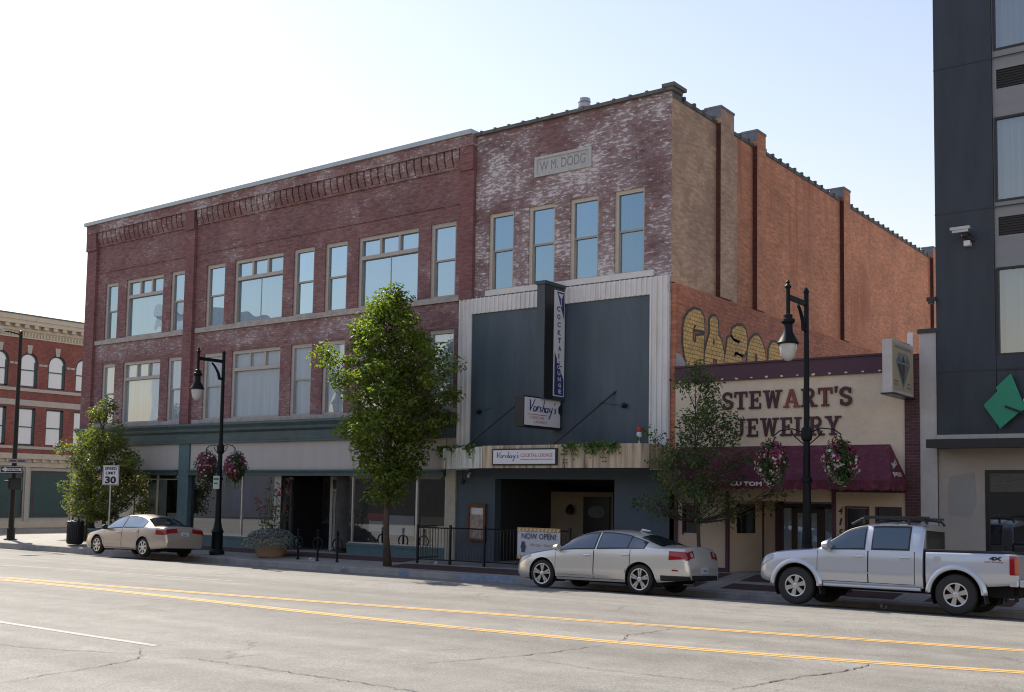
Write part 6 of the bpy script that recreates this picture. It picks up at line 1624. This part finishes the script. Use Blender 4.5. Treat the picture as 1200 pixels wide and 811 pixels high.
q = MB(); q.tube([(4.6, -.5, .27), (4.84, -.5, .27)], .035, 8); q.build('exhaust', M_chrome, s, local=True)
for ax in C.axles:
    for y in (-.915, .915): make_wheel(s, ax, y, .335, .25, .22, 5, 'split', M_rim)
place(s, -15.385-.93, 21.62+.915); s.location.z = -.035

# ---------------------------------------------------------------- tan sedan
P = dict(
 zt=[(0, .58), (.04, .68), (.2, .76), (.6, .84), (1.28, .955), (1.7, 1.19), (2.05, 1.36), (2.4, 1.43), (2.8, 1.445), (3.25, 1.41), (3.55, 1.34), (3.85, 1.20), (4.12, 1.075), (4.4, 1.06), (4.68, 1.045), (4.74, .98), (4.79, .80), (4.82, .62)],
 zs=[(0, .50), (.04, .58), (.25, .68), (.7, .77), (1.28, .86), (2.0, .895), (3.0, .93), (3.8, .965), (4.3, .985), (4.66, .975), (4.74, .90), (4.79, .74), (4.82, .57)],
 ze=[(0, .53), (.04, .62), (.25, .72), (.7, .80), (1.28, .905), (1.7, 1.14), (2.02, 1.295), (2.35, 1.36), (2.75, 1.375), (3.15, 1.345), (3.5, 1.255), (3.85, 1.10), (4.1, 1.015), (4.4, 1.01), (4.66, 1.0), (4.74, .93), (4.79, .76), (4.82, .59)],
 wt=[(0, .45), (.04, .55), (.25, .66), (.7, .74), (1.28, .77), (1.7, .67), (2.05, .585), (2.7, .57), (3.3, .57), (3.7, .62), (4.1, .72), (4.5, .73), (4.74, .68), (4.82, .6)],
 ws=[(0, .52), (.04, .62), (.2, .74), (.55, .82), (1.2, .85), (2.5, .86), (3.7, .86), (4.3, .84), (4.6, .79), (4.76, .73), (4.82, .66)],
 wm=[(0, .57), (.04, .67), (.2, .78), (.5, .86), (.95, .885), (2.4, .89), (3.7, .89), (4.2, .875), (4.55, .83), (4.76, .77), (4.82, .70)],
 zb=[(0, .26), (.3, .2), (1, .21), (2.4, .22), (3.7, .23), (4.3, .28), (4.82, .33)])
C = Car(P, (.98, 3.695), .315, .37)
s = thing('parked_car', 'tan beige four-door sedan parked farthest left beside the corner tree', 'car', (0, 0, 0), 'vehicles parked along the kerb')
C.body(0, 4.82).build('body', M_tanpaint, s, local=True, smooth='all')
q = MB(); q.box(.35, 4.2, -.74, .74, .19, .32); q.box(.25, 4.55, -.6, .6, .3, .6); q.build('underbody', M_liner, s, local=True)
liners(C, s, .88)
door(C, s, 1.42, 2.46, M_tanpaint, 2.30, .28, handle=M_tanpaint); door(C, s, 2.485, 3.42, M_tanpaint, 3.28, .28, handle=M_tanpaint)
window(C, s, 1.50, 2.44, 1.12, 1.90, M_carglasslight); window(C, s, 2.54, 3.62, 1.12, 1.90, M_carglasslight)
glasspatch(C, s, 1.33, 2.02, .05, 'windscreen', M_carglasslight); glasspatch(C, s, 3.53, 4.09, .05, 'rear_window', M_carglass)
mirror(C, s, 1.55, M_blackplastic)
for side in (-1, 1):
    q = MB(); C.patch(q, lambda a, b: (4.36+.41*a, (lambda x: V(C, x, .76+.0*a)+(min(.99, V(C, x, .93-.02*a))-V(C, x, .76))*b)(4.36+.41*a)), 12, 6, .010, side); C.patch(q, lambda a, b: (4.735+.045*a, (lambda x: V(C, x, .77)+(2.55-V(C, x, .77))*b)(4.735+.045*a)), 6, 12, .010, side); q.build('tail_light', M_tail, s, local=True, smooth='all')
    q = MB(); C.patch(q, lambda a, b: (.10+.34*a, (lambda x: V(C, x, C.g('zs', x)-.11+.04*a)+(1-.02-V(C, x, C.g('zs', x)-.11+.04*a))*b)(.10+.34*a)), 10, 5, .008, side); q.build('headlight', M_lampclear, s, local=True, smooth='all')
    q = MB(); C.patch(q, lambda a, b: (.55+3.75*a, (lambda x: V(C, x, max(.5, C.bottom(x)+.01))+(V(C, x, max(.53, C.bottom(x)+.04))-V(C, x, max(.5, C.bottom(x)+.01)))*b)(.55+3.75*a)), 40, 2, .012, side); q.build('side_moulding', M_tanpaint, s, local=True, smooth='all')
q = MB(); q.box(4.60, 4.815, -.60, .60, .30, .345); q.build('lower_bumper', M_blackplastic, s, local=True)
plate(s, 4.79, .70, .30)
for ax in C.axles:
    for y in (-.875, .875): make_wheel(s, ax, y, .315, .225, .2, 7, 'plain', M_rim)
place(s, -34.62-.98, 21.66+.875); s.location.z = -.105

# ---------------------------------------------------------------- silver pickup: cab and load bed
P = dict(
 zt=[(0, .80), (.04, .95), (.15, 1.06), (.5, 1.13), (1.28, 1.21), (1.65, 1.45), (2.0, 1.66), (2.3, 1.735), (2.7, 1.765), (3.1, 1.76), (3.38, 1.735), (3.44, 1.70)],
 zs=[(0, .70), (.04, .86), (.15, .97), (.5, 1.06), (1.28, 1.135), (2.0, 1.155), (3.0, 1.165), (3.44, 1.17)],
 ze=[(0, .74), (.04, .90), (.15, 1.01), (.5, 1.09), (1.28, 1.175), (1.65, 1.40), (1.97, 1.595), (2.25, 1.66), (2.7, 1.69), (3.1, 1.69), (3.38, 1.67), (3.44, 1.64)],
 wt=[(0, .60), (.04, .66), (.2, .74), (.6, .80), (1.28, .80), (1.65, .735), (2.0, .675), (2.7, .665), (3.2, .66), (3.38, .655), (3.44, .62)],
 ws=[(0, .66), (.04, .72), (.2, .82), (.5, .87), (1.2, .875), (3.3, .875), (3.40, .87), (3.44, .85)],
 wm=[(0, .72), (.04, .78), (.2, .87), (.45, .905), (.9, .915), (1.6, .90), (3.2, .90), (3.44, .895)],
 zb=[(0, .50), (.3, .45), (1, .46), (1.4, .44), (3.0, .45), (3.44, .46)])
C = Car(P, (.86, 4.06), .385, .475)
s = thing('pickup_truck', 'silver crew cab pickup with roof rack and black bed cover parked at the right', 'pickup truck', (0, 0, 0), 'vehicles parked along the kerb')
C.body(0, 3.44).build('cab', M_silver, s, local=True, smooth='all')
P2 = dict(
 zt=[(3.5, 1.185), (4.3, 1.185), (5.12, 1.185), (5.15, 1.17), (5.17, 1.12)], zs=[(3.5, 1.17), (4.3, 1.175), (5.12, 1.18), (5.15, 1.16), (5.17, 1.10)], ze=[(3.5, 1.18), (4.3, 1.185), (5.12, 1.19), (5.15, 1.17), (5.17, 1.11)],
 wt=[(3.5, .84), (5.1, .84), (5.17, .80)], ws=[(3.5, .875), (5.0, .875), (5.12, .86), (5.17, .82)], wm=[(3.5, .895), (4.06, .915), (4.9, .90), (5.12, .875), (5.17, .84)], zb=[(3.5, .50), (4.0, .52), (4.6, .56), (5.17, .62)])
C2 = Car(P2, (.86, 4.06), .385, .475)
C2.body(3.50, 5.17).build('load_bed', M_silver, s, local=True, smooth='all')
q = MB(); q.box(3.46, 5.10, -.85, .85, 1.188, 1.235); q.build('bed_cover', M_blackplastic, s, local=True, bevel=.012)
q = MB(); q.box(.3, 5.0, -.62, .62, .36, .62); q.box(.2, 3.4, -.7, .7, .5, .75); q.box(3.43, 3.52, -.80, .80, .55, 1.1); q.box(4.7, 5.1, -.5, .5, .42, .56); q.build('underbody', M_liner, s, local=True)
liners(C, s, .90)
door(C, s, 1.33, 2.36, M_silver, 2.20, .53); door(C, s, 2.385, 3.28, M_silver, 3.10, .53)
window(C, s, 1.50, 2.28, 1.10, 1.90, M_carglass); window(C, s, 2.46, 3.16, 1.10, 1.88, M_carglass)
glasspatch(C, s, 1.33, 1.96, .05, 'windscreen', M_carglass)
q = MB(); q.box(3.44, 3.452, -.62, .62, 1.24, 1.60); q.build('rear_window', pmat('dark_tinted_glass', (.02, .018, .016), .12), s, local=True, bevel=.03)
mirror(C, s, 1.55, M_silver, s_=1.35)
q = MB()
for side in (-1, 1):
    q.tube([(1.95, side*.60, 1.69), (2.15, side*.60, 1.80), (2.4, side*.60, 1.835), (3.2, side*.60, 1.83), (3.40, side*.60, 1.80), (3.46, side*.60, 1.72)], .026, 8)
    for x in (2.2, 3.1): q.tube([(x, side*.60, 1.70), (x, side*.60, 1.82)], .03, 6)
for x in (2.35, 2.75, 3.15): q.tube([(x, -.60, 1.83), (x, .60, 1.83)], .02, 6)
q.box(3.05, 3.75, -.58, -.5, 1.80, 1.84); q.box(2.2, 3.5, -.64, -.6, 1.83, 1.87)
q.build('roof_rack', M_blackplastic, s, local=True, smooth=True)
for CC, a0 in ((C, .86), (C2, 4.06)):
    for side in (-1, 1):
        q = MB(); n = 26; ri, ro = .47, .565
        th = np.linspace(-.12, math.pi+.12, n)
        rows = []
        for t in th:
            rr_ = []
            for r_, dy in ((ri, -.03), (ri, .038), (ri+.045, .042), (ro, .006), (ro+.01, -.02)):
                x = a0+r_*math.cos(t); z = CC.rw+r_*math.sin(t); x_ = min(max(x, CC.P['zt'][0][0]+.02), CC.P['zt'][0][-1]-.02)
                y = .905+dy
                rr_.append((x, side*y, max(z, .40)))
            rows.append(rr_)
        q.add([p for r_ in rows for p in r_], [(i*5+k, i*5+k+1, (i+1)*5+k+1, (i+1)*5+k) for i in range(n-1) for k in range(4)])
        q.build('fender_flare', M_silver, s, local=True, smooth='all')
        q = MB(); x = a0+.46; q.box(x-.012, x+.012, side*.66, side*.92, .24, .62); q.v = [(vx+(.62-vz)*.22, vy, vz) for vx, vy, vz in q.v]; q.build('mud_flap', M_blackplastic, s, local=True)
for side in (-1, 1):
    q = MB(); C2.patch(q, lambda a, b: (5.02+.145*a, (lambda x: V(C2, x, .80)+(min(.985, V(C2, x, 1.15))-V(C2, x, .80))*b)(5.02+.145*a)), 6, 8, .012, side); q.build('tail_light', M_tail, s, local=True, smooth='all')
    q = MB(); C.patch(q, lambda a, b: (.09+.26*a, (lambda x: V(C, x, C.g('zs', x)-.17+.06*a)+(1-.02-V(C, x, C.g('zs', x)-.17+.06*a))*b)(.09+.26*a)), 10, 5, .010, side); q.build('headlight', M_lampclear, s, local=True, smooth='all')
    q = MB(); C.patch(q, lambda a, b: (1.36+1.90*a, (lambda x: V(C, x, .70)+(V(C, x, .725)-V(C, x, .70))*b)(1.36+1.90*a)), 10, 2, .016, side); q.build('side_moulding', M_silver, s, local=True)
    q = MB(); q.tube([(1.45, side*.86, .44), (3.40, side*.86, .44)], .035, 8); q.build('side_step', M_silver, s, local=True, smooth=True)
q = MB(); q.box(5.17, 5.30, -.84, .84, .58, .72); q.box(5.0, 5.17, -.86, -.80, .58, .72); q.box(5.0, 5.17, .80, .86, .58, .72); q.build('rear_bumper', M_silver, s, local=True, bevel=.03)
q = MB(); q.lathe([(.07, 0), (.085, .0), (.085, -.005), (.07, -.006)], (3.72, -.893, 1.02), 20, 0, 'Y'); q.build('fuel_flap', M_silver, s, local=True)
q = MB()
p0 = C2.pt(4.72, V(C2, 4.72, 1.07), -1)
add_text(q, '4X', (4.66, p0.y-.012, 1.06), (1, 0, 0), (0, 0, 1), .23, .07, 0, .06, 1, .15); q.build('decal', M_black, s, local=True)
q = MB(); add_text(q, 'OFF ROAD', (4.58, p0.y-.012, 1.015), (1, 0, 0), (0, 0, 1), .34, .028, 0, .02); q.build('decal', M_signred, s, local=True)
q = MB(); q.tube([(4.9, -.35, .45), (5.1, -.35, .40)], .04, 8); q.box(5.0, 5.06, -.44, -.36, .3, .5); q.build('exhaust', M_blackplastic, s, local=True)
for ax in C.axles:
    for y in (-.925, .925): make_wheel(s, ax, y, .385, .225, .26, 6, 'fat', M_rim)
place(s, -8.93-.86, 21.66+.925); s.location.z = .03
